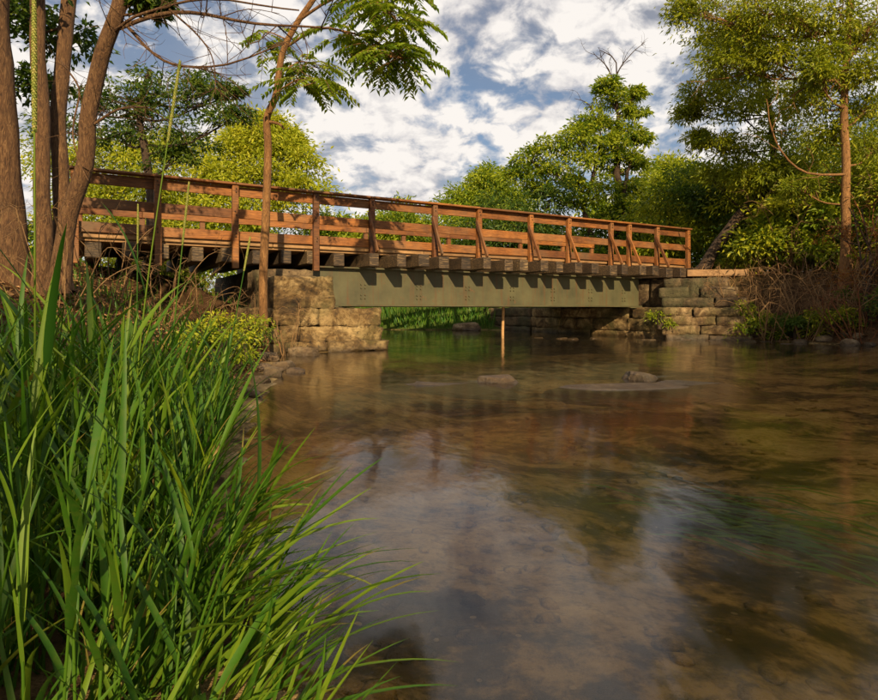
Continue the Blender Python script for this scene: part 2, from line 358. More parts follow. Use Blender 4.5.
# ------------------------------------------------------------------ the stream outline and the ground
BA = math.atan2(600, 1044); BD = Vector((math.cos(BA), math.sin(BA), 0)); BN = Vector((-BD.y, BD.x, 0)); BO = Vector((-1.52, 13.6, 0))
def B(tt, bb, z=0.0): return BO + BD * tt + BN * bb + Vector((0, 0, z))
def xy(p): return (p[0], p[1])
left_line = [(9, -16), (5, -8), (1.9, -2.6), (0.4, 0.0), (-0.12, 0.9), (-0.42, 1.6), (-0.85, 2.5), (-1.3, 4.2), (-1.75, 6.2), (-2.1, 7.7), (-2.5, 9.4),
             xy(B(-2.6, -1.5)), xy(B(-0.3, -1.15)), xy(B(-0.3, 5.2)), (-6.5, 20.5), (-14, 22.5), (-40, 26)]
right_line = [(-40, 32), (-15, 28), (-6, 25.6), (-1.0, 24.0), (1.5, 24.2), xy(B(8.6, 6.4)), xy(B(8.6, -1.1)), (7.4, 16.3), (8.7, 15.4), (9.8, 13.2), (10.3, 9.6), (10.6, 4), (11.2, -5), (14, -18)]
POLY = np.array(left_line + right_line)
def sdf(X, Y):
    X = X.ravel(); Y = Y.ravel(); best = np.full(X.shape, 1e9); inside = np.zeros(X.shape, bool)
    n = len(POLY)
    for i in range(n):
        ax, ay = POLY[i]; bx, by = POLY[(i + 1) % n]
        ex, ey = bx - ax, by - ay; tt = np.clip(((X - ax) * ex + (Y - ay) * ey) / (ex * ex + ey * ey), 0, 1)
        best = np.minimum(best, np.hypot(X - ax - tt * ex, Y - ay - tt * ey))
        cr = ((ay > Y) != (by > Y)) & (X < (bx - ax) * (Y - ay) / (by - ay + 1e-12) + ax); inside ^= cr
    return np.where(inside, -best, best)
def vnoise(X, Y, s, seed=0.0, octv=3):
    out_ = np.zeros(X.size); k = 0
    for x, y in zip(X.ravel(), Y.ravel()):
        out_[k] = noise.fractal(Vector((x * s + seed, y * s, seed)), 0.8, 2.1, octv); k += 1
    return out_
def sst(a, b_, x): x = np.clip((x - a) / (b_ - a), 0, 1); return x * x * (3 - 2 * x)
def axis(lo, hi, flo, fhi, fine, grow=1.28):
    a = list(np.arange(flo, fhi + fine, fine)); s = fine
    while a[-1] < hi: s *= grow; a.append(a[-1] + s)
    s = fine
    while a[0] > lo: s *= grow; a.insert(0, a[0] - s)
    return np.array(a)
def ground_h(X, Y):
    X = np.asarray(X, float); Y = np.asarray(Y, float); d = sdf(X, Y); Xr, Yr = X.ravel(), Y.ravel()
    tl = (Xr - BO.x) * BD.x + (Yr - BO.y) * BD.y; side_r = sst(3.0, 5.0, tl) * sst(9, 12, Xr * 0.6 + Yr * 0.6)   # right bank is steeper
    front = sst(5.5, 2.0, Yr) * (Xr < 3)
    w = 5.0 * (1 - side_r) + 2.3 * side_r + 2.5 * front
    top = 1.85 + 0.0 * Xr
    n = vnoise(Xr, Yr, 0.45, 3.0); n2 = vnoise(Xr, Yr, 2.2, 9.0, 2)
    land = top * sst(0, 1, d / w) * 0.97 + 0.06 * np.clip(d, 0, 0.5) + np.clip(d - 12, 0, 60) * 0.012
    land = land + (n * 0.14 + n2 * 0.035) * np.clip(d / 1.2, 0.08, 1)
    deck = (tl < -0.6) & (tl > -40)
    depth = 0.09 + 0.26 * sst(0.0, 2.6, -d) + 0.10 * n + 0.03 * n2
    depth = np.where(Yr > 16, depth + 0.15, depth)
    return np.where(d > 0, np.maximum(land, 0.012), -np.clip(depth, 0.03, 1.0) * np.clip(-d / 0.25, 0.1, 1)), d
ax_ = axis(-420, 420, -8.5, 12.5, 0.13); ay_ = axis(-60, 620, 0.6, 26.5, 0.13)
GX, GY = np.meshgrid(ax_, ay_); H, D = ground_h(GX, GY)
gi = np.arange(GX.size).reshape(GX.shape)
Q = np.stack([gi[:-1, :-1], gi[:-1, 1:], gi[1:, 1:], gi[1:, :-1]], -1).reshape(-1, 4)
green = np.clip(sst(16, 24, GY.ravel()) * 0.9, 0, 0.9)
ground = link('ground', mesh_np('ground', np.stack([GX.ravel(), GY.ravel(), H], 1), Q, M['ground'], True, green, 'green', 'POINT'))
ground['kind'] = 'structure'
def gz(x, y): return float(ground_h(np.array([x]), np.array([y]))[0][0])
def gzs(x, y): return ground_h(np.asarray(x), np.asarray(y))[0]
wx = axis(-45, 45, -6, 14, 2.0, 1.5); wy = axis(-30, 45, 0, 26, 2.0, 1.5); WX, WY = np.meshgrid(wx, wy); gi = np.arange(WX.size).reshape(WX.shape)
Q = np.stack([gi[:-1, :-1], gi[:-1, 1:], gi[1:, 1:], gi[1:, :-1]], -1).reshape(-1, 4)
water = link('water', mesh_np('water', np.stack([WX.ravel(), WY.ravel(), 0 * WX.ravel()], 1), Q, M['water'])); water['kind'] = 'structure'

# ------------------------------------------------------------------ the footbridge
br = empty('footbridge', BO, 'brown timber footbridge with plank railings on olive steel girders spanning the stream', 'bridge', None, BA)
def bpart(name, me, x, y, z, rot=(0, 0, 0)): return link(name, me, br, (x, y, z), rot)
WID = 4.25
posts = [-5.76, -4.41, -2.99, -1.31, 0, 1.64, 2.91, 4.55, 5.87, 7.48, 8.22, 9.42, 10.85]
braced = {0, 1.64, 2.91, 4.55, 5.87, 7.48, 8.22, 9.42}
def railing(y0, s):                       # s=+1: boards on the inner side of the posts
    for tt in posts:
        low = 1.66 if (tt < -1 or tt > 10) and s > 0 else 2.07
        bpart('post', box_mesh(0.125, 0.11, 3.335 - low, M['rail']), tt, y0, (3.335 + low) / 2, (random.uniform(-.006, .006), random.uniform(-.008, .008), 0))
    ends = [posts[0] - 0.1, posts[2], posts[4], posts[6], posts[8], posts[10], posts[12] + 0.1]
    for a, b_ in zip(ends, ends[1:]):
        bpart('cap_rail', box_mesh(b_ - a - 0.006, 0.23, 0.045, M['rail']), (a + b_) / 2, y0 + s * 0.02, 3.36 + random.uniform(-.004, .004), (0, random.uniform(-.002, .002), 0))
    for k, (z, h_) in enumerate(((3.225, 0.20), (2.77, 0.19), (2.33, 0.19))):
        st = [posts[0] - 0.06] + posts[1:-1] + [posts[-1] + 0.06]
        i = k % 2
        cuts = [st[0]] + st[1 + i:-1:2] + [st[-1]]
        for a, b_ in zip(cuts, cuts[1:]):
            bpart('rail_board', box_mesh(b_ - a - 0.008, 0.04, h_, M['rail']), (a + b_) / 2, y0 + s * 0.077, z + random.uniform(-.012, .012), (random.uniform(-.02, .02), random.uniform(-.004, .004), 0))
    cuts = [-5.8, -2.2, 1.4, 5.0, 8.1, 10.95]
    for a, b_ in zip(cuts, cuts[1:]):
        bpart('curb_timber', box_mesh(b_ - a - 0.01, 0.14, 0.11, M['curb'], 0.012), (a + b_) / 2, y0 + s * 0.19, 2.197, (0, random.uniform(-.002, .002), 0))
railing(0.0, 1); railing(WID, -1)
bm = bmesh.new(); bmesh.ops.create_cone(bm, cap_ends=True, segments=6, radius1=0.017, radius2=0.014, depth=0.02, matrix=Matrix.Rotation(R(90), 4, 'X'))
pbolt = bpy.data.meshes.new('bolt'); bm.to_mesh(pbolt); bm.free(); pbolt.materials.append(M['bark_dark'])
for o_ in [c_ for c_ in br.children if c_.name.startswith('post') and c_.location.y < 1]:
    for z_ in (3.26, 3.19, 2.80, 2.73, 2.36, 2.29): link('bolt', pbolt, o_, (random.uniform(-.015, .015), -0.062, z_ - o_.location.z))
for tt in sorted(braced):                 # knee braces from the near posts down to the tie ends
    p0 = Vector((tt - 0.085, -0.03, 3.03)); p1 = Vector((tt - 0.085, -0.50, 2.10)); d_ = p1 - p0
    o_ = bpart('knee_brace', box_mesh(d_.length, 0.045, 0.09, M['rail']), 0, 0, 0)
    o_.location = (p0 + p1) / 2; o_.rotation_mode = 'QUATERNION'; o_.rotation_quaternion = d_.to_track_quat('X', 'Z')
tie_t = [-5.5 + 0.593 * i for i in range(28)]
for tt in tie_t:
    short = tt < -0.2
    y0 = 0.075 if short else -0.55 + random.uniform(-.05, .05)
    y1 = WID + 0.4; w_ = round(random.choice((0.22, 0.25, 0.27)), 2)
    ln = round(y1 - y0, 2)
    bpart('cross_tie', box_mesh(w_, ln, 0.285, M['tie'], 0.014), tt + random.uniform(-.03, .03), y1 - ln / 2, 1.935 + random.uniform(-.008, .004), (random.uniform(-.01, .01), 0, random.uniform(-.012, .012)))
for r_ in range(13):
    for a, b_ in ((-5.85, -1.5), (-1.5, 3.0), (3.0, 7.1), (7.1, 11.0)):
        bpart('deck_board', box_mesh(b_ - a - 0.012, 0.29, 0.05, M['curb']), (a + b_) / 2, 0.33 + 0.3 * r_, 2.113)
def girder(y):
    x0, x1, zb, zt = -1.30, 8.95, 0.90, 1.785
    g_ = bpart('girder', box_mesh(x1 - x0, 0.022, zt - zb - 0.07, M['girder'], 0.003), (x0 + x1) / 2, y, (zb + zt) / 2)
    for zc in (zb + 0.018, zt - 0.018):
        f = link('flange', box_mesh(x1 - x0, 0.30, 0.035, M['girder'], 0.004), g_, (0, 0, zc - (zb + zt) / 2))
    return g_, x0, x1, (zb + zt) / 2
for y in (0.30, 2.12, 3.95):
    g_, x0, x1, zc = girder(y)
    if y < 1:
        hexm = None
        bm = bmesh.new(); bmesh.ops.create_cone(bm, cap_ends=True, segments=6, radius1=0.02, radius2=0.016, depth=0.03, matrix=Matrix.Rotation(R(90), 4, 'X'))
        hexm = bpy.data.meshes.new('bolt'); bm.to_mesh(hexm); bm.free(); hexm.materials.append(M['girder'])
        for xb in (-0.1, 1.35, 2.75, 4.15, 5.55, 6.95, 8.3):
            for dx in (-0.05, 0.05):
                for dz in (-0.26, -0.18, -0.02, 0.06):
                    link('bolt', hexm, g_, (xb - (x0 + x1) / 2 + dx, -0.025, dz))
        bpart('bearing_plate', box_mesh(0.5, 0.4, 0.03, M['girder'], 0.004), 8.65, y, 0.883)
        bpart('bearing_plate', box_mesh(0.5, 0.4, 0.03, M['girder'], 0.004), -1.0, y, 0.883)
for xb in (0.6, 3.4, 6.2, 8.6):
    for ya, yb in ((0.32, 2.1), (2.14, 3.93)):
        bpart('cross_frame', box_mesh(0.08, yb - ya - 0.02, 0.08, M['girder'], 0.004), xb, (ya + yb) / 2, 1.2)

# ------------------------------------------------------------------ abutments
def block(parent, name, tt, bb, z, lt, lb, lz, mat, seed, amp=0.03, rz=0.0, rnd=0.025, seg=0.13):
    return link(name, rough_box(name, lt, lb, lz, mat, seg, amp, seed, rnd), parent, (tt, bb, z), (random.uniform(-.012, .012), random.uniform(-.012, .012), rz))
la = empty('stone_abutment', BO, 'pale weathered stepped stone abutment under the girder end beside the slender tree', 'abutment', None, BA)
block(la, 'backwall_stone', -1.95, -0.62, 0.82, 1.25, 1.15, 0.66, M['stone'], 1, 0.06, seg=.07)
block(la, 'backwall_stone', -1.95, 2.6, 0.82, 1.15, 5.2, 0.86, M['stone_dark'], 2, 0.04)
block(la, 'seat_stone', -0.98, -0.47, 0.50, 1.30, 1.5, 0.35, M['stone'], 3, 0.06, seg=.07)
block(la, 'seat_stone', -2.28, -0.46, 0.52, 1.26, 1.5, 0.33, M['stone'], 13, 0.06, seg=.07)
block(la, 'seat_stone', -1.18, -0.49, 0.18, 1.72, 1.52, 0.32, M['stone'], 14, 0.06, seg=.07)
block(la, 'seat_stone', -2.47, -0.49, 0.18, 0.84, 1.52, 0.33, M['stone'], 15, 0.06, seg=.07)
block(la, 'seat_stone', -1.55, 2.75, 0.17, 2.45, 4.9, 0.70, M['stone'], 4, 0.04)
block(la, 'footing_stone', -0.85, -0.52, -0.02, 1.3, 1.7, 0.22, M['stone'], 5, 0.06, seg=.07)
block(la, 'footing_stone', -2.15, -0.50, 0.0, 1.25, 1.66, 0.20, M['stone'], 6, 0.06, seg=.07)
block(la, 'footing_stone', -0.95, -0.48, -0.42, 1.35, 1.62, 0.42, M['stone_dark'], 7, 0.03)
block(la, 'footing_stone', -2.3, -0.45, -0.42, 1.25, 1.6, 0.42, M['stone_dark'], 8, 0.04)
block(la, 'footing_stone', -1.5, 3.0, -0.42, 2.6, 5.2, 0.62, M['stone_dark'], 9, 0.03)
ra = empty('stone_abutment', BO, 'long sunlit stone abutment and wing wall at the brushy end of the bridge', 'abutment', None, BA)
rs = 20
# bridge-seat face running back under the bridge
bb = -1.15
while bb < 7.0:
    for z, hh, off in ((-0.42, 0.60, 0.0), (0.18, 0.36, 0.05), (0.545, 0.33, 0.08)):
        w_ = random.uniform(0.95, 1.7); rs += 1
        block(ra, 'wall_stone', 9.05 + off, bb + 0.75 + random.uniform(-.1, .1), z, 1.0, 1.58, hh, M['stone'] if bb < 4.2 else M['stone_dark'], rs, 0.05, 0, 0.02, .09)  # darker stone past the lit face: shade under the bridge put into colour
    bb += 1.55
for bb in (-0.6, 1.0, 2.6, 4.2):
    rs += 1; block(ra, 'backwall_stone', 9.65, bb, 0.86, 0.7, 1.62, 0.88, M['stone_dark'], rs, 0.035)
# wing wall flaring towards the viewer
wa = Vector((6.42, 16.95, 0)); wb = Vector((8.2, 15.9, 0)); wd_ = (wb - wa); wl = wd_.length; wd_.normalize()
wn = Vector((-wd_.y, wd_.x, 0)); wrz = math.atan2(wd_.y, wd_.x) - BA
def wing(name, s, depth, z, ls, lb, lz, mat):
    global rs
    rs += 1; p = wa + wd_ * s + wn * depth; q = p - BO
    block(ra, name, q.dot(BD), q.dot(BN), z, ls, lb, lz, mat, rs, 0.055, wrz + random.uniform(-.03, .03), 0.02, .08)
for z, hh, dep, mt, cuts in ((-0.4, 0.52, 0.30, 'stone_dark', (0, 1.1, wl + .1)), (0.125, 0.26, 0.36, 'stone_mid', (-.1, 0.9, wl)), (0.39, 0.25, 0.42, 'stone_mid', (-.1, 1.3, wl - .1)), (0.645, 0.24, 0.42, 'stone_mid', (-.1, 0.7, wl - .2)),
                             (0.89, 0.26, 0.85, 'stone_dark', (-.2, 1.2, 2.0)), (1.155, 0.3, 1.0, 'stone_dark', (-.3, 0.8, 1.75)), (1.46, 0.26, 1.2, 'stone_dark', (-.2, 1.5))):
    for a, b_ in zip(cuts, cuts[1:]):
        wing('wall_stone', (a + b_) / 2, dep + random.uniform(-.03, .03), z, b_ - a - 0.015, 0.95, hh, M[mt])

# squared timber lying on the bank at the bridge end, pole in the stream
p = P(717, 273, 18.0)
tb = tag(link('timber_beam', box_mesh(1.75, 0.2, 0.2, M['curb'], 0.015), None, (p.x, p.y, gz(p.x, p.y) + 0.16), (0.02, 0.0, R(-8))), 'sunlit squared timber beam lying on the bank past the bridge end', 'beam')
tb.location.z = max(tb.location.z, p.z)
tu = Tubes(); pp = P(503, 338, 16.6); tu.add([(pp.x, pp.y, -0.6), (pp.x - .01, pp.y, 0.2), (pp.x + .015, pp.y, 1.05)], [0.042, 0.042, 0.038], 10)
pole = tu.build('pole', M['curb'], None, (pp.x, pp.y, -0.6)); pole.location = (pp.x, pp.y, -0.6)
tag(pole, 'pale upright wooden pole standing in the water under the girder', 'pole')

# ------------------------------------------------------------------ rocks
def rock(px, py, w, h_, seed, label, group=None, sink=0.3, mat='rock', elong=0.75, d=None, sub=3, name='rock', rz=None):
    d = d or CZ * F / (py - HY); x = (px - CX) / F * d
    me = rock_mesh(seed, w / 2 * 1.25, w / 2 * elong * 1.25, h_ / 2 * 1.25, M[mat], sub)
    z = max(gz(x, d), -0.12)
    o = link(name, me, None, (x, d, z + h_ * (0.5 - sink)), (random.uniform(-.1, .1), random.uniform(-.1, .1), random.uniform(0, 6) if rz is None else rz))
    return tag(o, label, 'rock', group)
rock(305, 355, 0.62, 0.30, 1, 'largest flat pale rock at the foot of the abutment stones', sink=0.25)
for i, (px, py, w) in enumerate([(284, 368, .34), (272, 376, .28), (296, 372, .24), (322, 360, .3), (262, 384, .22), (250, 398, .2), (316, 368, .22), (278, 352, .4), (268, 362, .36), (330, 356, .24), (290, 345, .3), (260, 372, .3)]):
    rock(px, py, w, w * 0.55, 10 + i, 'small brown rock at the water edge below the slender tree', 'rocks below the slender tree', 0.3)
rock(632, 388, 1.7, 0.16, 31, 'broad pale slab just under the water with a white riffle edge', sink=0.12, elong=0.4, rz=0.1)
rock(700, 384, 0.9, 0.14, 32, 'long dark low rock barely breaking the water beside the pale slab', sink=0.05, elong=0.35, rz=-0.1, mat='stone_dark')
rock(498, 381, 0.55, 0.2, 33, 'small low rock breaking the water in front of the pole', sink=0.0, elong=0.6)
rock(640, 379, 0.5, 0.3, 35, 'dark lumpy rock standing in water behind the pale slab', sink=0.3, mat='stone_dark')
rock(468, 384, 1.1, 0.14, 36, 'flat dark ledge rock awash midstream', sink=0.15, elong=0.35, rz=0.15, mat='stone_dark')
rock(470, 322, 1.1, 0.5, 34, 'big squared dark boulder on the far grassy bank', d=23.6, sink=0.1, mat='rock')
for i in range(34):                       # rubble along the foot of the right wall and bank
    s = i / 33; px = 512 + s * 360 + random.uniform(-5, 5)
    py = 339.5 + 5.5 * max(0, (s - 0.45)) / 0.55 + random.uniform(-.5, 1.5) - 3.0 * max(0, 0.45 - s)
    w = random.uniform(0.2, 0.5)
    right = px > 745
    rock(px, py, w, w * 0.5, 50 + i % 9, 'small dark rubble stone along the brushy right bank' if right else 'small rubble stone lining the foot of the long abutment wall',
         'rubble along the brushy bank' if right else 'rubble along the abutment wall', 0.35, 'rock' if i % 3 else 'stone_dark', sub=2)

m, t, b, o = newmat('riffle_foam'); M['foam'] = m
v = coords(t, (1.0, 2.2, 1), 'World', False)
b.inputs['Base Color'].default_value = (0.75, 0.75, 0.74, 1); b.inputs['Roughness'].default_value = 0.6
at = N(t, 'ShaderNodeAttribute', attribute_name='edge')
al = tmath(t, 'MULTIPLY', ramp(t, tnoise(t, v, 2.6, 5, 0.6), [(0.38, (0, 0, 0)), (0.75, (0.16, 0.16, 0.16))]), at.outputs['Fac'])
L(t, al, b.inputs['Alpha'])
def foam(px, py, w, l_, label, rz=0.0):
    d = CZ * F / (py - HY); x0 = (px - CX) / F * d; V, Qf, E = [], [], []
    nx_, ny_ = 16, 8
    for j in range(ny_ + 1):
        for i in range(nx_ + 1):
            u_, w_ = i / nx_ * 2 - 1, j / ny_ * 2 - 1; x = u_ * w / 2; y = w_ * l_ / 2 + .12 * w * u_ * u_
            V.append((x0 + x * math.cos(rz) - y * math.sin(rz), d + x * math.sin(rz) + y * math.cos(rz), .005)); E.append(max(0, 1 - math.hypot(u_, w_)) ** .8)
    for j in range(ny_):
        for i in range(nx_): a = j * (nx_ + 1) + i; Qf.append((a, a + 1, a + nx_ + 2, a + nx_ + 1))
    tag(link('riffle_foam', mesh_np('riffle_foam', V, Qf, M['foam'], True, E, 'edge', 'POINT')), label, 'foam', None, 'stuff')
foam(626, 388, 1.5, .7, 'soft white foam streaming off the pale slab', .1)
foam(490, 382, .8, .35, 'soft white foam below the low rock near the pole', .1)
foam(655, 377, .6, .3, 'small white foam by the dark lumpy rock')
PV, PQ, nvp = [], [], 0
bm = bmesh.new(); bmesh.ops.create_icosphere(bm, subdivisions=1, radius=1.0); pv0 = np.array([tuple(v_.co) for v_ in bm.verts]); pf0 = np.array([[v_.index for v_ in f.verts] for f in bm.faces]); bm.free()
for k in range(380):
    y = 1.2 + 8.5 * RNG.random() ** 1.6; x = RNG.uniform(-.6, .78) * y
    if sdf(np.array([x]), np.array([y]))[0] > -.1: continue
    r_ = RNG.uniform(.01, .045) * (1 + y * .12); v_ = pv0 * (1 + RNG.normal(0, .2, (len(pv0), 1))) * r_ * np.array([RNG.uniform(.8, 1.4), RNG.uniform(.7, 1.2), .33])
    PV.append(v_ + np.array([x, y, gz(x, y) + r_ * .15])); PQ.append(pf0 + nvp); nvp += len(pv0)
tag(link('pebbles', mesh_np('pebbles', np.concatenate(PV), np.concatenate(PQ), M['ground'], True)), 'small pebbles strewn over the stream bed', 'pebbles', None, 'stuff')
# ------------------------------------------------------------------ trees
def rand_unit(n):
    v_ = RNG.normal(size=(n, 3)); return v_ / np.linalg.norm(v_, axis=1)[:, None]
def nearest_on(path, p): return min(path, key=lambda q: (q - p).length + max(0, q.z - p.z + 0.3) * 0.8)
def tree(name, label, cat, base, stems, lobes, leaf, bark, group=None, leaf_len=0.15, leaf_w=0.5, per=70, subs=24, spread=0.42, droop=0.25, limb_r=0.05, twigk=3, flat=0.55, extra=None, bases_r=None):
    """stems: list of (points, r0, r1) in world space; lobes: list of (centre, radius) of the crown's masses"""
    root = empty(name, base, label, cat, group); base = Vector(base)
    allp = []
    tu = Tubes()
    for pts, r0, r1 in stems:
        pth = smooth_path(pts, 22, r0 * 0.35, random.uniform(0, 50)); allp += pth
        rad = [r0 + (r1 - r0) * (i / 21) ** 0.8 for i in range(22)]
        rad[0] *= 1.45; rad[1] *= 1.18
        tu.add(pth, rad, 12)
    V = []; var = []
    for c, r in lobes:
        c = Vector(c); r = Vector(r) if not isinstance(r, (int, float)) else Vector((r, r, r * 0.75))
        a = nearest_on(allp, c); mid = (a + c) / 2 + Vector((0, 0, -0.10 * (c - a).length))
        lp = smooth_path([a, mid, c], 8, 0.06 * r.x, random.uniform(0, 50)); tu.add(lp, np.linspace(limb_r, limb_r * 0.35, 8), 5)
        n = subs; u = rand_unit(n); u[:, 2] = np.where(u[:, 2] < -0.35, -u[:, 2], u[:, 2])
        sc = np.array(tuple(c)) + u * np.array(tuple(r)) * (RNG.uniform(0.45, 1.05, (n, 1)))
        for s_ in sc:
            ip = lp[random.randint(4, 7)]; sv = Vector(s_); md = (ip + sv) / 2 + Vector((0, 0, 0.08 * r.x))
            tu.add([ip, md, sv], [limb_r * 0.3, limb_r * 0.18, 0.006], twigk)
            k = int(per * random.uniform(0.6, 1.4)); rad = spread * r.x * random.uniform(0.6, 1.25)
            od = s_ - np.array(tuple(c)); od /= np.linalg.norm(od) + 1e-6
            q = RNG.normal(size=(k, 3)) * np.array([rad, rad, rad * flat]) * 0.55
            q[:, 2] -= droop * (q[:, 0] ** 2 + q[:, 1] ** 2) / (rad + 1e-6)
            ps = s_ + q
            dr = q / (np.linalg.norm(q, axis=1)[:, None] + 1e-6) * 0.7 + od * 0.4 + RNG.normal(size=(k, 3)) * 0.45; dr[:, 2] -= 0.25
            nm = RNG.normal(size=(k, 3)) * 0.55 + np.array([0, 0, 0.9]) + od * 0.35
            ln = leaf_len * RNG.uniform(0.6, 1.3, k)
            v_, _ = leaf_quads(ps, dr, nm, ln, ln * leaf_w); V.append(v_)
            tone = random.random(); var.append(np.clip(tone * 0.55 + RNG.uniform(0, 0.45, k), 0, 0.999))
    if extra: extra(tu, allp)
    tu.build('trunk', M[bark], root, base)
    if V:
        V = np.concatenate(V) - np.array(tuple(base))
        link('crown', mesh_np('crown', V, np.arange(len(V)).reshape(-1, 4), M[leaf], False, np.concatenate(var)), root)
    return root
def base_at(px, d, py=None):
    x = (px - CX) / F * d; return Vector((x, d, gz(x, d) - 0.05))
def sub_twigs(tu, path, n, length, r, rng, depth=1, gravity=0.0, k=4):
    for _ in range(n):
        i = rng.randint(1, len(path) - 2); p = path[i]; tdir = (path[i + 1] - path[i - 1]).normalized()
        rv = Vector([rng.gauss(0, 1) for _ in range(3)]); dv = (tdir * 0.7 + rv.normalized() * 0.9).normalized()
        l_ = length * rng.uniform(0.4, 1.1); q = p + dv * l_ * 0.5 + Vector((0, 0, gravity * l_)); e = q + (dv + Vector([rng.gauss(0, .4) for _ in range(3)])).normalized() * l_ * 0.5 + Vector((0, 0, gravity * l_))
        pth = smooth_path([p, q, e], 7); tu.add(pth, np.linspace(r, r * 0.3, 7), k)
        if depth > 0: sub_twigs(tu, pth, 3, length * 0.55, r * 0.55, rng, depth - 1, gravity, 3)

# --- many-stemmed tree on the left bank, with bare limbs reaching over the stream
DL = 7.0
lb = base_at(38, DL)
def q(px, py, d): return P(px, py, d)
stems = [([q(18, 300, 7.0), q(12, 240, 6.95), q(2, 120, 6.9), q(-2, 0, 6.8), q(-10, -160, 6.6)], 0.19, 0.12),
         ([q(40, 296, 7.1), q(44, 220, 7.1), q(40, 110, 7.15), q(37, 0, 7.2), q(40, -150, 7.2)], 0.098, 0.075),
         ([q(62, 292, 7.3), q(60, 200, 7.4), q(58, 110, 7.5), q(68, 10, 7.6), q(88, -140, 7.7)], 0.105, 0.08),
         ([q(56, 290, 6.9), q(68, 215, 6.85), q(84, 165, 6.8), q(91, 105, 6.7), q(101, 55, 6.6), q(116, 15, 6.5), q(124, -20, 6.5), q(150, -150, 6.3)], 0.102, 0.07)]
def left_bare(tu, allp):
    rng = random.Random(5)
    for pts, r in (([q(112, 30, 6.6), q(180, 12, 6.5), q(250, 22, 6.4), q(335, 28, 6.3)], 0.026),
                   ([q(108, 35, 6.6), q(140, 15, 6.3), q(200, 0, 6.2), q(300, 10, 6.0)], 0.02),
                   ([q(112, 10, 6.6), q(150, 50, 6.5), q(178, 66, 6.4), q(225, 66, 6.3), q(285, 45, 6.2)], 0.02),
                   ([q(60, 60, 7.3), q(78, 90, 7.0), q(72, 140, 6.8), q(90, 180, 6.6)], 0.014),
                   ([q(90, 125, 6.7), q(118, 110, 6.6), q(150, 108, 6.5)], 0.018),
                   ([q(170, 10, 6.5), q(195, 30, 6.4), q(215, 60, 6.3), q(216, 95, 6.2)], 0.012)):
        pth = smooth_path(pts, 14, 0.03, 3); tu.add(pth, np.linspace(r, r * 0.35, 14), 6); sub_twigs(tu, pth, 9, 0.85, r * 0.33, rng, 1)
        for s_ in range(1): sub_twigs(tu, pth, 5, 0.5, r * 0.25, rng, 1, -0.1)
tree('multi_stem_tree', 'thick brown tree with several trunks and bare overhanging limbs on the left bank', 'tree', lb, stems,
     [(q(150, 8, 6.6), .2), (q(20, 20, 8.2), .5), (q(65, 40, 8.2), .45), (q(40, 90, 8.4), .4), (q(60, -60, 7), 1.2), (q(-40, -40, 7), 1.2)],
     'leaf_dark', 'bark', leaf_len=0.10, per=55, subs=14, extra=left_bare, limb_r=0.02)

# --- slender tree by the abutment, feathery compound leaves overhead
DS = 10.4
sb = base_at(266, DS)
slim = empty('slender_tree', sb, 'slender tan trunk with feathery leaves rising beside the stone abutment', 'tree')
tu = Tubes()
tp_ = smooth_path([sb - Vector((0, 0, .1)), q(263, 290, DS), q(266, 215, DS), q(268, 150, DS), q(267, 118, DS), q(276, 95, DS - .1), q(282, 55, DS - .2), q(296, 25, DS - .3), q(318, -8, DS - .4), q(345, -60, DS - .6)], 40)
tu.add(tp_, np.linspace(0.078, 0.04, 40), 12)
stub = smooth_path([q(269, 122, DS), q(279, 124, DS - .1), q(284, 129, DS - .15)], 6); tu.add(stub, np.linspace(.03, .018, 6), 6)
CV, CVAR = [], []
def compound(base_p, dirv, length, pairs, ll, rng):
    """one feathery leaf: a rachis with paired leaflets"""
    pts = [base_p + dirv * length * s + Vector((0, 0, -0.35 * length * s * s)) for s in np.linspace(0, 1, pairs + 1)]
    tu.add(pts[::2] if len(pts) > 6 else pts, 0.004, 3); pos, dr, nm = [], [], []
    for i in range(1, len(pts)):
        tg = (pts[i] - pts[i - 1]).normalized(); sd = tg.cross(Vector((0, 0, 1))).normalized()
        for s_ in (-1, 1):
            pos.append(tuple(pts[i])); dr.append(tuple(sd * s_ + tg * 0.55 + Vector((0, 0, -0.35 + rng.gauss(0, .15))))); nm.append((rng.gauss(0, .2), rng.gauss(0, .2), 1))
    k = len(pos); v_, _ = leaf_quads(pos, dr, nm, ll * RNG.uniform(.75, 1.15, k), ll * 0.40 * RNG.uniform(.8, 1.2, k), 0.15)
    CV.append(v_); CVAR.append(np.clip(rng.random() * .6 + RNG.uniform(0, .35, k), 0, .99))
rng = random.Random(21)
limbs = [([q(287, 45, DS - .2), q(325, 28, DS - .6), q(365, 38, DS - 1.0), q(388, 50, DS - 1.2)], .026, 15),
         ([q(300, 20, DS - .3), q(345, -5, DS - .7), q(380, 5, DS - 1.1), q(400, 25, DS - 1.3)], .028, 20),
         ([q(278, 92, DS - .1), q(300, 80, DS - .3), q(318, 82, DS - .5)], .02, 9),
         ([q(284, 70, DS - .1), q(302, 62, DS + .4), q(318, 68, DS + .7)], .02, 9),
         ([q(310, 5, DS - .3), q(330, -30, DS - .3), q(370, -25, DS - .6), q(405, -10, DS - .8)], .03, 15),
         ([q(365, 38, DS - 1.0), q(385, 55, DS - 1.2), q(402, 58, DS - 1.4)], .016, 9),
         ([q(290, 40, DS - .2), q(268, 32, DS + .2), q(262, 38, DS + .4)], .014, 4)]
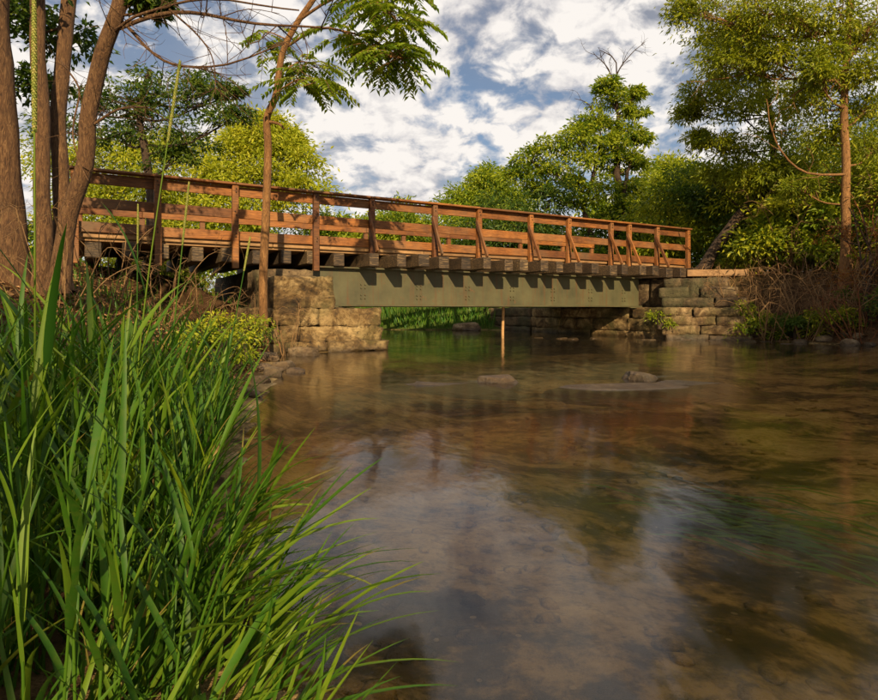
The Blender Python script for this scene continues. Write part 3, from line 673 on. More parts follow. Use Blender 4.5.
for pts, r_, n_ in limbs:
    pth = smooth_path(pts, 12, .03, 8); tu.add(pth, np.linspace(r_, .008, 12), 6)
    for i in range(n_ * 3):
        p = pth[min(11, int(4 + 8 * (i / n_ / 3) ** .8))]; a_ = rng.uniform(0, 6.28)
        dv = Vector((math.cos(a_), math.sin(a_), rng.uniform(-.45, .35))).normalized()
        tw = p + dv * rng.uniform(.05, .35); tu.add([p, tw], [.007, .005], 3)
        compound(tw, (dv + Vector((0, 0, -.1))).normalized(), rng.uniform(.30, .50), rng.randint(7, 9), .145, rng)
tu.build('trunk', M['bark_tan'], slim, sb)
V = np.concatenate(CV) - np.array(tuple(sb))
link('crown', mesh_np('crown', V, np.arange(len(V)).reshape(-1, 4), M['leaf_mid'], False, np.concatenate(CVAR)), slim)

# --- trees behind the bridge
def lobe_list(spec): return [(P(px, py, d), r) for px, py, d, r in spec]
bb_ = base_at(150, 20)
tree('broadleaf_tree', 'dark green tree with layered boughs behind the left railing', 'tree', bb_, [([bb_, q(150, 190, 20), q(140, 120, 20), q(150, 70, 20)], .2, .07)],
     lobe_list([(130, 100, 19.5, 1.0), (165, 92, 20, 1.1), (200, 105, 19.5, 1.1), (150, 130, 20, 1.1), (185, 140, 19.8, .9), (228, 122, 19, .75), (215, 90, 20.4, .8), (120, 140, 21, 1.0), (175, 160, 20, .8), (235, 95, 20, .5), (90, 110, 21, 1.0), (60, 130, 21, 1.1)]),
     'leaf_dark', 'bark_dark', leaf_len=.19, leaf_w=.34, per=50, subs=15, spread=.42, flat=.25)
far_spec = [
    ('round bright yellow green tree behind the railing past the slender trunk', 262, 34, [(262, 150, 34, 2.1), (235, 160, 34, 1.9), (290, 165, 33.5, 1.8), (262, 185, 33, 2.2), (225, 185, 33, 1.9), (300, 195, 33, 1.7), (268, 130, 35, 1.3), (245, 140, 35, 1.5), (285, 145, 34.5, 1.3), (262, 215, 33, 2.2), (225, 220, 33, 2)], 'leaf_yellow'),
    ('sprawling yellow green tree behind the dark layered tree', 140, 36, [(105, 165, 36, 2.2), (145, 158, 36, 2.1), (185, 165, 36, 2.2), (120, 195, 35, 2.4), (165, 195, 35, 2.3), (205, 200, 35, 1.8), (85, 200, 35, 2.2), (60, 170, 36, 2.4), (130, 230, 34, 2.3), (180, 230, 34, 2.3), (80, 235, 34, 2.2)], 'leaf_yellow'),
    ('small rounded tree behind the railing left of the dead topped tree', 482, 40, [(487, 192, 40, 1.6), (468, 202, 40, 1.4), (505, 200, 40, 1.6), (488, 180, 40.5, 1.2), (485, 215, 39, 1.9), (455, 216, 39, 1.6), (510, 220, 39, 1.9)], 'leaf_mid'),
    ('pale yellow green tree behind the far end of the railing', 668, 33, [(655, 195, 33, 1.8), (685, 190, 33, 1.9), (670, 178, 33.5, 1.3), (650, 220, 32, 1.8), (690, 218, 32, 2.0), (710, 200, 33, 1.7), (640, 235, 32, 1.6), (670, 240, 32, 1.8), (705, 238, 32, 1.8)], 'leaf_yellow'),
    ('low spreading tree hidden behind the middle of the railing', 375, 38, [(335, 234, 38, 1.5), (365, 238, 38, 1.5), (400, 236, 38, 1.4), (430, 238, 38, 1.4), (350, 240, 37, 1.9), (390, 240, 37, 1.9), (425, 242, 37, 1.8), (310, 235, 37, 1.9)], 'leaf_mid'),
]
for lab, px, d, spec, lf in far_spec:
    b0 = base_at(px, d); topc = min(spec, key=lambda s: s[1])
    tree('broadleaf_tree', lab, 'tree', b0, [([b0, P(px + 2, 235, d), P(topc[0], topc[1] + 15, topc[2])], .22, .06)], lobe_list(spec), lf, 'bark_dark', leaf_len=.27, leaf_w=.38, per=84, subs=26, spread=.46, twigk=3)

# --- tree with dead top behind the railing
b0 = base_at(620, 27)
def dead_top(tu, allp):
    rng = random.Random(8)
    for pts, r in (([q(618, 120, 27), q(616, 90, 27), q(615, 60, 27), q(600, 50, 27)], .05), ([q(616, 75, 27), q(625, 60, 27), q(645, 42, 27)], .035), ([q(615, 82, 27), q(605, 65, 27), q(592, 52, 27)], .035),
                   ([q(600, 125, 27), q(588, 105, 27), q(575, 98, 27)], .03), ([q(622, 225, 26.5), q(626, 180, 26.6), q(634, 155, 26.8)], .13)):
        pth = smooth_path(pts, 9, .08, 2); tu.add(pth, np.linspace(r, r * .3, 9), 6)
        if r < .1: sub_twigs(tu, pth, 6, 1.0, r * .35, rng, 1)
tree('dead_topped_tree', 'leaning green tree with bare dead branches at its top behind the railing', 'tree', b0,
     [([b0, q(618, 200, 27), q(616, 150, 27), q(618, 115, 27)], .24, .08), ([b0 + Vector((-.3, 0, 0)), q(585, 215, 27), q(592, 180, 27), q(602, 140, 27)], .16, .06)],
     lobe_list([(615, 105, 27, .85), (635, 112, 27, .55), (600, 125, 26.6, .95), (625, 135, 27, .9), (575, 140, 26.5, 1.05), (550, 148, 26.5, 1.0), (532, 162, 26.5, .95), (520, 178, 26.5, .75), (555, 175, 26.3, 1.0), (590, 165, 26.5, 1.1), (620, 165, 27, .95),
                (540, 192, 26.5, .7), (600, 195, 26.5, .9), (640, 140, 27.5, .6), (570, 205, 27, .8), (608, 88, 27, .6), (635, 95, 27, .5), (610, 148, 26.8, .9), (634, 165, 27, .7), (590, 128, 26.8, .8), (630, 190, 27, .8), (575, 185, 26.8, .7), (620, 215, 27, .9)]),
     'leaf_mid', 'bark_dark', leaf_len=.21, leaf_w=.36, per=62, subs=15, spread=.42, extra=dead_top, flat=.4)

# --- right bank trees
b1 = base_at(845, 15.5)
def rb_extra(tu, allp):
    rng = random.Random(4)
    for pts, r in (([q(840, 82, 15.5), q(810, 85, 15.2), q(790, 98, 15)], .04), ([q(846, 175, 15.4), q(800, 170, 15), q(775, 140, 14.8), q(765, 100, 14.7)], .035), ([q(850, 60, 15.5), q(868, 30, 15.3), q(885, 5, 15)], .04), ([q(840, 45, 15.5), q(800, 20, 15.2), q(760, 12, 15)], .05), ([q(746, 75, 16), q(715, 80, 16), q(690, 82, 16)], .018)):
        pth = smooth_path(pts, 12, .06, 2); tu.add(pth, np.linspace(r, r * .3, 12), 6); sub_twigs(tu, pth, 6, .9, r * .3, rng, 1)
tree('tall_bank_tree', 'tall tree with a straight tan trunk rising from the brushy bank', 'tree', b1,
     [([b1, q(846, 200, 15.5), q(844, 120, 15.5), q(848, 40, 15.5), q(852, -60, 15.5), q(850, -140, 15.6)], .125, .06)],
     lobe_list([(720, 20, 15.6, 1.0), (690, 12, 15.8, .6), (760, 15, 15.2, 1.0), (800, 25, 15, 1.0), (840, 10, 14.8, .9), (875, 30, 15, .9), (745, 50, 15.8, .9), (780, 60, 15.4, .8), (825, 60, 15, .65), (720, 65, 16, .7), (815, 75, 14.6, .55),
                (760, -40, 15.5, 1.4), (830, -50, 15.5, 1.5), (700, -30, 16, 1.1), (900, -40, 15.5, 1.6), (870, 75, 15, .6), (840, -120, 15.5, 1.8), (865, 110, 15.8, .7), (810, 105, 16, .75), (825, 140, 16.2, .7), (875, 150, 16, .8), (790, 35, 16.2, .9), (860, 50, 16, .8), (765, 75, 16.4, .8), (835, 85, 16.4, .7), (800, 190, 16, .5), (735, 30, 16.2, .8)]),
     'leaf_olive', 'bark_tan', leaf_len=.14, leaf_w=.30, per=60, subs=20, spread=.40, limb_r=.03, extra=rb_extra, droop=.45)
b2 = base_at(700, 19)
tree('leaning_tree', 'dark leaning tree with drooping olive foliage beyond the bridge end', 'tree', b2,
     [([b2, q(722, 238, 19), q(745, 210, 19), q(765, 192, 18.8), q(775, 150, 18.6), q(765, 90, 18.5), q(760, 40, 18.5)], .2, .06)],
     lobe_list([(735, 80, 18.3, .9), (705, 100, 18.5, .75), (690, 112, 18.5, .45), (740, 115, 18, .9), (715, 145, 18.2, .6), (752, 150, 18.2, .9), (735, 60, 18.5, .9), (770, 100, 18.5, .9), (790, 130, 18.2, 1.0), (770, 175, 18, .9), (800, 165, 18, .8), (740, 180, 18.6, .9), (712, 180, 19, .7), (760, 35, 18.6, .9), (720, 40, 18.8, .8), (700, 140, 18.5, .4)]),
     'leaf_olive', 'bark_dark', leaf_len=.15, leaf_w=.30, per=64, subs=19, spread=.42, limb_r=.03, droop=.45)
# shrubs and understorey
def shrub(px, d, h_, w_, leaf, label, n=9, leaf_len=.13, per=50, subs=16, group=None, name='shrub', py=None):
    b0 = base_at(px, d); ls = []
    for i in range(n):
        a_ = random.uniform(0, 6.28); rr = math.sqrt(random.random()) * w_ * .5
        ls.append((b0 + Vector((math.cos(a_) * rr, math.sin(a_) * rr * .7, h_ * random.uniform(.10, .85))), random.uniform(.28, .42) * min(w_, h_) * .9))
    st = [([b0, b0 + Vector((random.uniform(-.2, .2) * w_, 0, h_ * .35)), b0 + Vector((random.uniform(-.35, .35) * w_, random.uniform(-.2, .2), h_ * .75))], .035, .012) for _ in range(4)]
    return tree(name, label, 'shrub', b0, st, ls, leaf, 'bark_dark', group, leaf_len=leaf_len * 1.12, leaf_w=.4, per=per, subs=subs, spread=.55, limb_r=.02)
for px, d, h_, w_, lf, lab in [
    (110, 25, 4.6, 5, 'leaf_yellow', 'yellow green shrub behind the railing by the thick tree'),
    (185, 25, 4.0, 5, 'leaf_yellow', 'mid green shrub behind the railing under the dark layered tree'),
    (240, 24, 4.2, 5, 'leaf_mid', 'mid green shrub behind the railing at the slender trunk'),
    (310, 25, 3.6, 5, 'leaf_yellow', 'bright shrub behind the railing above the stone abutment'),
    (380, 27, 3.7, 5, 'leaf_yellow', 'green shrub behind the middle of the railing'),
    (445, 27, 3.9, 5, 'leaf_mid', 'leafy green shrub behind the railing below the small rounded tree'),
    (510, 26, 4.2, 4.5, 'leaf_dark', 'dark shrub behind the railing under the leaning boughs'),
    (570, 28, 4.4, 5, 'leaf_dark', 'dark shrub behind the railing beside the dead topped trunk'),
    (640, 26, 4.0, 4.5, 'leaf_mid', 'green shrub behind the last braced posts'),
    (705, 23, 4.2, 4, 'leaf_olive', 'olive shrub at the very end of the bridge')]:
    shrub(px, d, h_, w_, lf, lab, leaf_len=.19, per=55, subs=18)
for px, d, h_, w_, lf, lab in [
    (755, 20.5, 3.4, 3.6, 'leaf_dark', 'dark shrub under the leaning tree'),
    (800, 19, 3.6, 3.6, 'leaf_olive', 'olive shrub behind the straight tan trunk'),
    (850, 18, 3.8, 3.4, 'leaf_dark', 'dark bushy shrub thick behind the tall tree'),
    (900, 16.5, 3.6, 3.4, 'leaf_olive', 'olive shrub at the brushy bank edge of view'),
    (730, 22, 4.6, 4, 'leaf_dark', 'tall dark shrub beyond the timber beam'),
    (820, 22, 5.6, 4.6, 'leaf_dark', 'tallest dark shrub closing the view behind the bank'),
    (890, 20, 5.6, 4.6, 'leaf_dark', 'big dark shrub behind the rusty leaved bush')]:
    shrub(px, d, h_, w_, lf, lab, leaf_len=.14, per=55, subs=18)
for px, d, h_, w_, lf, lab in [
    (770, 18.2, 2.2, 3.0, 'leaf_olive', 'low olive shrub between the leaning tree and the straight trunk'),
    (820, 17.2, 2.0, 2.6, 'leaf_mid', 'low green shrub among the tall grey brush'),
    (870, 17.2, 2.4, 3.0, 'leaf_mid', 'low green shrub among the tall tan brush'),
    (905, 19, 4.2, 4, 'leaf_olive', 'olive shrub filling the gap behind the reddish brush'),
    (780, 24, 5.5, 5, 'leaf_olive', 'olive shrub deep behind the leaning trunk'),
    (850, 25, 6.5, 6, 'leaf_mid', 'green thicket shrub deep behind the straight trunk'),
    (925, 24, 7, 6, 'leaf_olive', 'olive thicket shrub deep behind the rusty leaved bush')]:
    shrub(px, d, h_, w_, lf, lab, leaf_len=.16, per=60, subs=20, n=9)
shrub(866, 14.8, 3.0, 1.6, 'leaf_rust', 'bush with sparse rusty orange leaves beside the straight tan trunk', n=6, leaf_len=.07, per=22, subs=10)
# far woods that close the horizon
far = []
for i in range(26):
    x = -75 + i * 6.2 + random.uniform(-2, 2); y = random.uniform(58, 80); px = CX + F * x / y
    hmax = 7.0 if 290 < px < 520 else 10.5
    b0 = Vector((x, y, gz(x, y) - .1)); h_ = hmax * random.uniform(.85, 1.1)
    ls = [(b0 + Vector((random.uniform(-2.6, 2.6), random.uniform(-1.5, 1.5), h_ * random.uniform(.08, .82))), random.uniform(1.4, 2.1)) for _ in range(10)]
    tree('woodland_tree', 'distant green tree in the wood beyond the meadow', 'tree', b0, [([b0, b0 + Vector((0, 0, h_ * .4)), b0 + Vector((.3, 0, h_ * .75))], .25, .08)], ls, random.choice(['leaf_mid', 'leaf_mid', 'leaf_yellow', 'leaf_dark']), 'bark_dark',
         'distant trees of the wood', leaf_len=.42, per=34, subs=14, spread=.5)
# trees outside the view whose shade falls on the right bank
for i, (x, y, h_) in enumerate([(11.9, 7.6, 5.6), (11.9, 3.4, 7.5)]):
    b0 = Vector((x, y, gz(x, y) - .1))
    ls = [(b0 + Vector((random.uniform(-2.2, 1.6), random.uniform(-1.4, 1.4), h_ * random.uniform(.2, .9))), random.uniform(.8, 1.3)) for _ in range(11)]
    tree('streamside_tree', ['broad streamside tree further down the right bank', 'taller streamside tree furthest down the right bank'][i], 'tree', b0, [([b0, b0 + Vector((.2, 0, h_ * .4)), b0 + Vector((0, .2, h_ * .85))], .28, .08)], ls, 'leaf_mid', 'bark', leaf_len=.26, per=50, subs=16, spread=.45)

b0 = Vector((0.2, -6.2, gz(0.2, -6.2) - .1))  # unseen tree, added so its sparse crown dapples the left of the grass
tree('streamside_tree', 'low sparse tree on the near bank up behind the reed grass', 'tree', b0, [([b0, b0 + Vector((.2, 0, 2.2)), b0 + Vector((-.2, .2, 5.2))], .14, .05)],
     [(b0 + Vector((random.uniform(-3.0, -.6), random.uniform(-1, 1), random.uniform(2.6, 5.6))), random.uniform(.7, 1.1)) for _ in range(9)], 'leaf_mid', 'bark', leaf_len=.16, per=45, subs=14, spread=.45)
for i, (x, y, h_) in enumerate([(-10.5, 8.0, 9), (-10.0, 2.0, 10), (-7.5, -4.5, 9)]):  # unseen trees, added to block sky light and deepen the left bank's shade
    b0 = Vector((x, y, gz(x, y) - .1))
    ls = [(b0 + Vector((random.uniform(-2.2, 2.2), random.uniform(-2.2, 2.2), h_ * random.uniform(.2, .95))), random.uniform(1.1, 1.7)) for _ in range(12)]
    tree('woodland_tree', ['big shady tree in the wood beside the thick tree', 'big shady tree in the wood left of the reed grass', 'big shady tree in the wood behind the near bank'][i], 'tree', b0, [([b0, b0 + Vector((.2, 0, h_ * .4)), b0 + Vector((0, .2, h_ * .85))], .28, .08)], ls, 'leaf_dark', 'bark', leaf_len=.26, per=50, subs=16, spread=.45)
# ------------------------------------------------------------------ dead brush
def brush(base, n, h_, spread, mat, label, rng, group=None, lean=(0, 0), r=.014, twigs=5):
    o = empty('dead_brush', base, label, 'brush', group); tu = Tubes()
    for i in range(n):
        a_ = rng.uniform(0, 6.28); rr = rng.uniform(.0, .35) * spread
        p0 = Vector(base) + Vector((math.cos(a_) * rr, math.sin(a_) * rr, -.03)); hh = h_ * rng.uniform(.5, 1.1)
        e = p0 + Vector((math.cos(a_) * spread * rng.uniform(.2, .9) + lean[0], math.sin(a_) * spread * rng.uniform(.2, .9) + lean[1], hh))
        md = (p0 + e) / 2 + Vector((rng.gauss(0, .12) * spread, rng.gauss(0, .12) * spread, hh * rng.uniform(.05, .3)))
        pth = smooth_path([p0, md, e, e + Vector((rng.gauss(0, .2) + lean[0] * .4, rng.gauss(0, .2), rng.uniform(-.5, .1) * h_ * .4))], 12, .05, i)
        tu.add(pth, np.linspace(r * rng.uniform(.6, 1.2), r * .3, 12), 4); sub_twigs(tu, pth, twigs, h_ * .38, r * .4, rng, 1, 0, 3)
    tu.build('stems', M[mat], o, base); return o
rng = random.Random(3)
for i, (px, py, d, n, h_, sp, mt, lab) in enumerate([
    (865, 335, 13.8, 12, 1.5, 1.2, 'brush_red', 'reddish tangled brush hanging over the water at the bank corner'),
    (840, 310, 14.6, 13, 1.9, 1.3, 'brush', 'tan tangled brush at the foot of the straight tan trunk'),
    (805, 320, 15.0, 12, 1.7, 1.2, 'brush', 'pale arching brush midway along the right bank'),
    (765, 325, 15.6, 14, 1.5, 1.1, 'brush', 'thin dry brush past the end of the wing wall'),
    (735, 290, 16.9, 13, 1.2, 1.0, 'brush', 'sparse upright brush above the wing wall'),
    (880, 290, 15.2, 13, 2.2, 1.3, 'brush_red', 'tall reddish brush below the rusty leaved bush'),
    (790, 280, 17.4, 12, 2.1, 1.3, 'brush', 'tall grey brush in front of the olive shrub'),
    (850, 285, 16.6, 12, 2.3, 1.3, 'brush', 'tall tan brush behind the straight tan trunk')]):
    x = (px - CX) / F * d; b0 = Vector((x, d, max(gz(x, d), 0.02)))
    brush(b0, n, h_, sp, mt, lab, rng, lean=(-.2, -.3))
for px, d, n, h_, sp, lab in [(110, 8.4, 10, 1.2, .9, 'dry stems at the foot of the thick tree'), (160, 9.2, 9, 1.2, 1.0, 'dry arching stems between the thick tree and the railing'), (205, 9.8, 9, 1.1, .9, 'dry stems in front of the railing on the left bank'), (285, 10.8, 7, 1.0, .5, 'dry vines leaning on the abutment by the slender trunk'), (245, 10.4, 7, 1.0, .6, 'dry stems left of the slender trunk'), (60, 6.0, 8, .9, .7, 'dry stalks on the leaf litter below the thick tree')]:
    x = (px - CX) / F * d; b0 = Vector((x, d, gz(x, d))); brush(b0, n, h_, sp, 'brush', lab, rng, r=.010, twigs=4)

# ------------------------------------------------------------------ low plants on the left bank
for i, (px, d, h_, w_, lf, lab) in enumerate([(238, 8.2, .75, .9, 'leaf_yellow', 'yellow green seedlings on the left bank below the slender trunk'), (225, 7.0, .6, .8, 'leaf_mid', 'low green weeds on the left bank above the grass'), (247, 9.6, .7, .7, 'leaf_dark', 'dark leafy plant under the left end of the bridge'), (205, 8.6, .5, .8, 'leaf_mid', 'small leafy weeds on the leaf litter')]):
    shrub(px, d, h_, w_, lf, lab, n=6, leaf_len=.06, per=22, subs=9, name='low_plant')
shrub(659, 16.9, .6, .6, 'leaf_mid', 'green weeds growing from the abutment ledge', n=4, leaf_len=.07, per=20, subs=8, name='low_plant').location.z += .55
for px, d, h_, w_, lf, lab in [(758, 15.9, .9, 1.0, 'leaf_mid', 'green vines spilling over the corner of the wing wall'), (795, 15.2, .8, 1.1, 'leaf_dark', 'dark green weeds among the pale arching brush'), (830, 14.6, .9, 1.2, 'leaf_olive', 'olive weeds among the tan brush below the straight trunk'), (868, 14.3, 1.0, 1.2, 'leaf_dark', 'dark green weeds among the reddish brush'), (722, 17.2, .7, .9, 'leaf_olive', 'olive weeds in front of the timber beam'), (700, 17.2, .5, .8, 'leaf_mid', 'short green weeds on top of the wing wall')]:
    shrub(px, d, h_, w_, lf, lab, n=7, leaf_len=.09, per=26, subs=10, name='low_plant')
# leaf litter
n = 9000; x = RNG.uniform(-9, -.9, n); y = RNG.uniform(4.2, 12.5, n); h_, d_ = ground_h(x, y); k = d_ > .25
x, y, h_ = x[k], y[k], h_[k]; n = len(x)
a_ = RNG.uniform(0, 6.28, n)
V, Qf = leaf_quads(np.stack([x, y, h_ + RNG.uniform(.004, .03, n)], 1), np.stack([np.cos(a_), np.sin(a_), RNG.normal(0, .25, n)], 1), RNG.normal(0, .35, (n, 3)) + np.array([0, 0, 1]), RNG.uniform(.06, .13, n), RNG.uniform(.03, .07, n), .3)
tag(link('leaf_litter', mesh_np('leaf_litter', V, Qf, M['leaf_dry'], False, RNG.random(n))), 'brown dead leaves covering the left bank', 'leaf litter', None, 'stuff')
n = 5000; x = RNG.uniform(6, 15, n); y = RNG.uniform(12, 21, n); h_, d_ = ground_h(x, y); k = (d_ > .2)
x, y, h_ = x[k], y[k], h_[k]; n = len(x); a_ = RNG.uniform(0, 6.28, n)
V, Qf = leaf_quads(np.stack([x, y, h_ + RNG.uniform(.004, .03, n)], 1), np.stack([np.cos(a_), np.sin(a_), RNG.normal(0, .25, n)], 1), RNG.normal(0, .35, (n, 3)) + np.array([0, 0, 1]), RNG.uniform(.07, .15, n), RNG.uniform(.03, .08, n), .3)
tag(link('leaf_litter', mesh_np('leaf_litter', V, Qf, M['leaf_dry'], False, RNG.random(n))), 'brown dead leaves under the brush of the right bank', 'leaf litter', None, 'stuff')

# ------------------------------------------------------------------ grass
def blade_arrays(th0, bend, twist, w0, nseg=8):
    """unit-length blade: base at the origin, rising and arching towards +x, with a folded midrib"""
    s = np.linspace(0, 1, nseg + 1); th = th0 + bend * s ** 1.6; ds = 1 / nseg
    cx_ = np.concatenate([[0], np.cumsum(np.sin((th[1:] + th[:-1]) / 2) * ds)]); cz_ = np.concatenate([[0], np.cumsum(np.cos((th[1:] + th[:-1]) / 2) * ds)])
    w = w0 * np.minimum(1, (s + .12) / .3) ** .7 * np.clip(1 - s, 0, 1) ** .62
    w[-1] = w0 * .03; tw = twist * s
    side = np.stack([-np.sin(tw) * np.cos(th), np.cos(tw), np.sin(tw) * np.sin(th)], 1); nr = np.stack([-np.cos(th), 0 * th, np.sin(th)], 1)
    c = np.stack([cx_, 0 * s, cz_], 1)
    V = np.stack([c + side * w[:, None] / 2 + nr * w[:, None] * .16, c, c - side * w[:, None] / 2 + nr * w[:, None] * .16], 1).reshape(-1, 3)
    q_ = []
    for i in range(nseg):
        for j in range(2): a = i * 3 + j; q_.append((a, a + 1, a + 4, a + 3))
    return V, np.array(q_)
BL = [blade_arrays(random.uniform(.12, .7), random.uniform(.02, .8), random.uniform(-.7, .7), random.uniform(.040, .066)) for _ in range(20)]
BLM = [mesh_np('leaf_blade', v_, q_, M['grass'], True) for v_, q_ in BL]
def rotm(rz, lx, ly):
    return np.array((Matrix.Rotation(ly, 3, 'Y') @ Matrix.Rotation(lx, 3, 'X') @ Matrix.Rotation(rz, 3, 'Z')))
def stalk_plan(rng, h_, lean):
    """culm path plus leaf attachments of one reed stalk, in local space"""
    a_ = rng.uniform(0, 6.28); bendv = Vector((lean[0] + rng.gauss(0, .10), lean[1] + rng.gauss(0, .10), 0))
    pts = [Vector((0, 0, 0)) + bendv * (s * s) * h_ + Vector((0, 0, h_ * s * (1 - .12 * bendv.length * s))) for s in np.linspace(0, 1, 8)]
    lv = []
    nl = rng.randint(5, 7); az = rng.uniform(0, 6.28)
    for i in range(nl):
        s = .12 + .86 * i / (nl - 1); p = pts[min(7, int(s * 7))]; az += math.pi + rng.gauss(0, .7)
        lv.append((p, az, rng.uniform(.24, .42) * (1.1 - .35 * abs(s - .55)) * (.8 + .25 * h_), rng.randrange(20)))
    return pts, lv, bendv
rng = random.Random(77)
def grass_spot(rng, ymin=1.15, ymax=3.6):
    while True:
        y = rng.uniform(ymin, ymax); edge = np.interp(y, [0.9, 1.6, 2.5, 4.2], [-.12, -.42, -.85, -1.3]); x = edge - (.2 if y < 2.2 else .12) - abs(rng.gauss(0, .6))
        if x > -1.0 * y - .5 : return x, y
tufts = 0
for k in range(18):
    x, y = grass_spot(rng, 1.15, 2.6); z = max(gz(x, y), .0) - .01
    edge = np.interp(y, [0.9, 1.6, 2.5, 4.2], [-.12, -.42, -.85, -1.3]); out_ = max(0, 1 - (edge - x) / .5)
    o = empty('reed_grass', (x, y, z), 'tuft of broad bladed green reed grass on the near bank', 'grass', 'reed grass tufts on the near bank')
    for s_ in range(3):
        h_ = rng.uniform(.5, .8) * (1 - .3 * out_); pts, lv, bv = stalk_plan(rng, h_, (.08 + .16 * out_, -.03)); off = Vector((rng.gauss(0, .05), rng.gauss(0, .05), 0))
        tu = Tubes(); tu.add([p + off for p in pts], np.linspace(.0042, .0022, 8), 5); tu.build('stalk', M['grass'], o)
        for p, az, ln, vi in lv:
            lo = link('leaf_blade', BLM[vi], o, tuple(p + off)); lo.rotation_euler = (bv.y * -.6, bv.x * .6, az); lo.scale = (ln, ln, ln)
GV, GQ, GVAR, nv = [], [], [], 0
def put_blade(p, az, ln, vi, tilt, tone):
    global nv
    v_, q_ = BL[vi]; m3 = rotm(az, -tilt.y * .6, tilt.x * .6)
    GV.append((v_ * ln) @ m3.T + np.array(tuple(p))); GQ.append(q_ + nv); nv += len(v_); va = np.full(len(q_), min(tone, .95)); va[-8:] += .02
    if rng.random() < .14: va[-rng.choice((2, 4, 6)):] = .999
    GVAR.append(va)
stk = Tubes()
for k in range(420):
    x, y = grass_spot(rng, 1.05, 4.2); z = max(gz(x, y), 0) - .02; edge = np.interp(y, [0.9, 1.6, 2.5, 4.2], [-.12, -.42, -.85, -1.3]); out_ = max(0, 1 - (edge - x) / .45)
    h_ = rng.uniform(.35, .8) * (1.0 if y < 3 else .85) * (1 - .35 * out_); pts, lv, bv = stalk_plan(rng, h_, (.06 + .2 * out_, -.03)); o_ = Vector((x, y, z))
    stk.add([p + o_ for p in pts], np.linspace(.004, .002, 8), 4); tone = rng.random() * .6
    for p, az, ln, vi in lv: put_blade(p + o_, az, ln * .9, vi, bv, min(.99, tone + rng.random() * .39))
for k in range(500):                      # short shoots low down
    x, y = grass_spot(rng, 1.0, 3.8); z = max(gz(x, y), 0) - .02
    put_blade(Vector((x, y, z)), rng.uniform(0, 6.28), rng.uniform(.2, .5), rng.randrange(20), Vector((.1, 0, 0)), rng.random() * .99)
for k in range(120):                      # blades leaning low over the water's edge
    y = rng.uniform(1.1, 1.9); edge = np.interp(y, [0.9, 1.6, 2.5, 4.2], [-.12, -.42, -.85, -1.3]); x = edge + rng.uniform(-.3, -.02)
    put_blade(Vector((x, y, rng.uniform(.0, .25))), rng.gauss(-.15, .55), rng.uniform(.22, .40), rng.randrange(20), Vector((rng.uniform(.4, 1.2), 0, 0)), .35 + rng.random() * .64)
for k in range(270):                      # young shoots at the very edge of the bank
    y = rng.uniform(.95, 1.75); edge = np.interp(y, [0.9, 1.6, 2.5, 4.2], [-.12, -.42, -.85, -1.3]); x = edge - abs(rng.gauss(0, .4)) - .05
    put_blade(Vector((x, y, max(gz(x, y), 0) - .02)), rng.gauss(-.1, 1.3), rng.uniform(.16, .38), rng.randrange(20), Vector((rng.uniform(.0, .9), rng.gauss(0, .3), 0)), .2 + rng.random() * .79)
tag(link('reed_bed', mesh_np('reed_bed', np.concatenate(GV), np.concatenate(GQ), M['reed_bed'], True, np.concatenate(GVAR))), 'dense green reed grass filling the near left bank', 'grass', None, 'stuff')
tag(stk.build('reed_culms', M['grass']), 'thin green stems of the reed grass on the near bank', 'grass', None, 'stuff')
GV, GQ, GVAR, nv = [], [], [], 0
for k in range(70):                      # withered blades among the green
    x, y = grass_spot(rng, 1.9, 3.6); z = max(gz(x, y), 0)
    put_blade(Vector((x, y, z + rng.uniform(0, .2))), rng.uniform(0, 6.28), rng.uniform(.15, .30), rng.randrange(20), Vector((rng.gauss(.2, .5), rng.gauss(0, .4), 0)), rng.random() * .99)
tag(link('withered_grass', mesh_np('withered_grass', np.concatenate(GV), np.concatenate(GQ), M['straw'], True, np.concatenate(GVAR))), 'withered straw coloured blades among the near reed grass', 'grass', None, 'stuff')
# flowering stalks standing above the grass
def seed_stalk(px, py0, py1, d, lean, spike, label, px1=None, rsp=.006):
    top = P(px1 if px1 else px, py1, d); gx = (px - CX) / F * d; b0 = Vector((gx, d, max(gz(gx, d), 0) - .02))
    o = empty('flowering_grass', b0, label, 'grass')
    pth = smooth_path([Vector((0, 0, 0)), (top - b0) * .5 + Vector((lean, 0, .02)), top - b0], 14)
    tu = Tubes(); tu.add(pth, np.linspace(.0035, .0016, 14), 5); tu.build('stalk', M['grass'], o)
    # spike of tight overlapping florets
    L_ = spike; e = pth[-1]; dv = (pth[-1] - pth[-3]).normalized(); nfl = 340
    ps, dr, nm, ln = [], [], [], []
    for i in range(nfl):
        s = i / nfl; a_ = i * 2.4; c = e - dv * L_ * (1 - s); rr = rsp * (math.sin(math.pi * min(1, s * .9 + .08)) ** .6)
        rad = Vector((math.cos(a_), math.sin(a_), 0)); ps.append(tuple(c + rad * rr * .4)); dr.append(tuple(dv * 1.0 + rad * .35)); nm.append(tuple(rad)); ln.append(rsp * 2.0)
    v_, q_ = leaf_quads(ps, dr, nm, ln, np.array(ln) * .5, .4); link('seed_head', mesh_np('seed_head', v_, q_, M['seed'], False, RNG.random(len(q_))), o)
    for i in range(2):
        bl = link('leaf_blade', BLM[(i * 7 + int(px)) % 20], o, tuple(pth[4 + 3 * i])); bl.rotation_euler = (0, 0, random.uniform(-1, 1) + i * 3); bl.scale = (.3,) * 3
    return o
seed_stalk(36, 290, 0, 1.35, .0, .30, 'tallest flowering grass with a long green spike in front of the thick trunks', 34, .0055)
seed_stalk(120, 400, 62, 1.75, -.02, .24, 'flowering grass with a pale nodding spike in front of the dark layered tree', 180, .0045)
seed_stalk(150, 420, 183, 1.9, .0, .2, 'flowering grass with a straw coloured spike against the railing', 189, .0035)
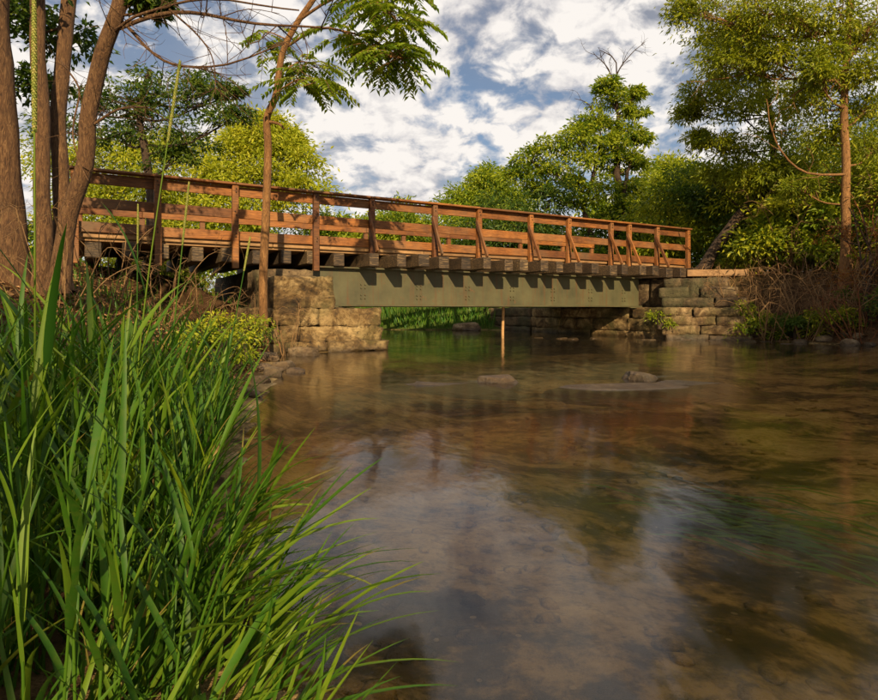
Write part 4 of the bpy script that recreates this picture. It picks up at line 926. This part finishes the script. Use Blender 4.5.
seed_stalk(196, 450, 238, 2.1, .0, .12, 'short flowering grass with a slanting spike below the railing', 250, .0035)
seed_stalk(135, 430, 205, 2.0, .0, .13, 'slim upright flowering grass with a green spike below the railing', 138, .003)
# far bank grass seen under the bridge
def strands(n, xr, yr, hr, name, label, mat, w=.012, dmin=.03, dmax=3.0):
    x = RNG.uniform(*xr, n); y = RNG.uniform(*yr, n); h_, d_ = ground_h(x, y); k = (d_ > dmin) & (d_ < dmax); x, y, h_ = x[k], y[k], h_[k]; n = len(x)
    a_ = RNG.uniform(0, 6.28, n); hh = RNG.uniform(*hr, n)
    V, Qf = leaf_quads(np.stack([x, y, h_ - .02], 1), np.stack([np.cos(a_) * .3, np.sin(a_) * .3, np.ones(n)], 1), np.stack([np.sin(a_), np.cos(a_), .2 + 0 * a_], 1), hh, w * RNG.uniform(.8, 1.8, n), .2)
    return tag(link(name, mesh_np(name, V, Qf, M[mat], False, RNG.random(n))), label, 'grass', None, 'stuff')
strands(9000, (-9, 2.2), (22.5, 30), (.35, .9), 'bank_grass', 'bright green grass on the far bank under the bridge', 'grass_far', .03)
strands(2500, (-8, -2.0), (7, 16), (.1, .35), 'bank_grass', 'sparse short grass on the left bank by the bridge', 'grass_far', .012, .3, 6)
strands(3000, (6.5, 15), (12, 22), (.15, .55), 'bank_grass', 'thin dry grass along the right bank', 'leaf_dry', .014, .3, 5)
# dead orange leaves caught in the reed grass, weed in the stream
for i, (px, py, d) in enumerate([(10, 660, 1.35), (225, 690, 1.3), (195, 655, 1.45), (212, 640, 1.5), (395, 585, 1.8)][:4]):
    p = P(px, py, d); v_, q_ = leaf_quads([(0, 0, 0)], [(1, .2, -.1)], [(0.1, -.5, 1)], [.06], [.028], .3)
    v_ = np.concatenate([v_, v_ + [0, 0, -.0012]]); q_ = np.array([[0, 1, 2, 3], [4, 7, 6, 5]])
    tag(link('dead_leaf', mesh_np('dead_leaf', v_, q_, M['leaf_orange'], False), None, p, (0, .3, i * 1.3)), 'orange dead leaf caught low among the reed grass blades', 'leaf', 'orange leaves in the reed grass')
def weed(px, py, n, ln, label):
    d = CZ * F / (py - HY); x0 = (px - CX) / F * d; k = n
    x = x0 + RNG.normal(0, .28, k); y = d + RNG.normal(0, .22, k); h_ = gzs(x, y); a_ = RNG.normal(-.35, .35, k)
    V, Qf = leaf_quads(np.stack([x, y, np.minimum(h_ + .06, -.02)], 1), np.stack([np.cos(a_), np.sin(a_), .02 + 0 * a_], 1), np.stack([0 * a_, -.3 + 0 * a_, 1 + 0 * a_], 1), RNG.uniform(.5, 1.1, k) * ln, RNG.uniform(.012, .022, k), .1)
    tag(link('water_weed', mesh_np('water_weed', V, Qf, M['grass_far'], False, RNG.random(k))), label, 'water weed', None, 'stuff')
weed(730, 468, 110, .55, 'green strands of weed trailing in the clear stream')
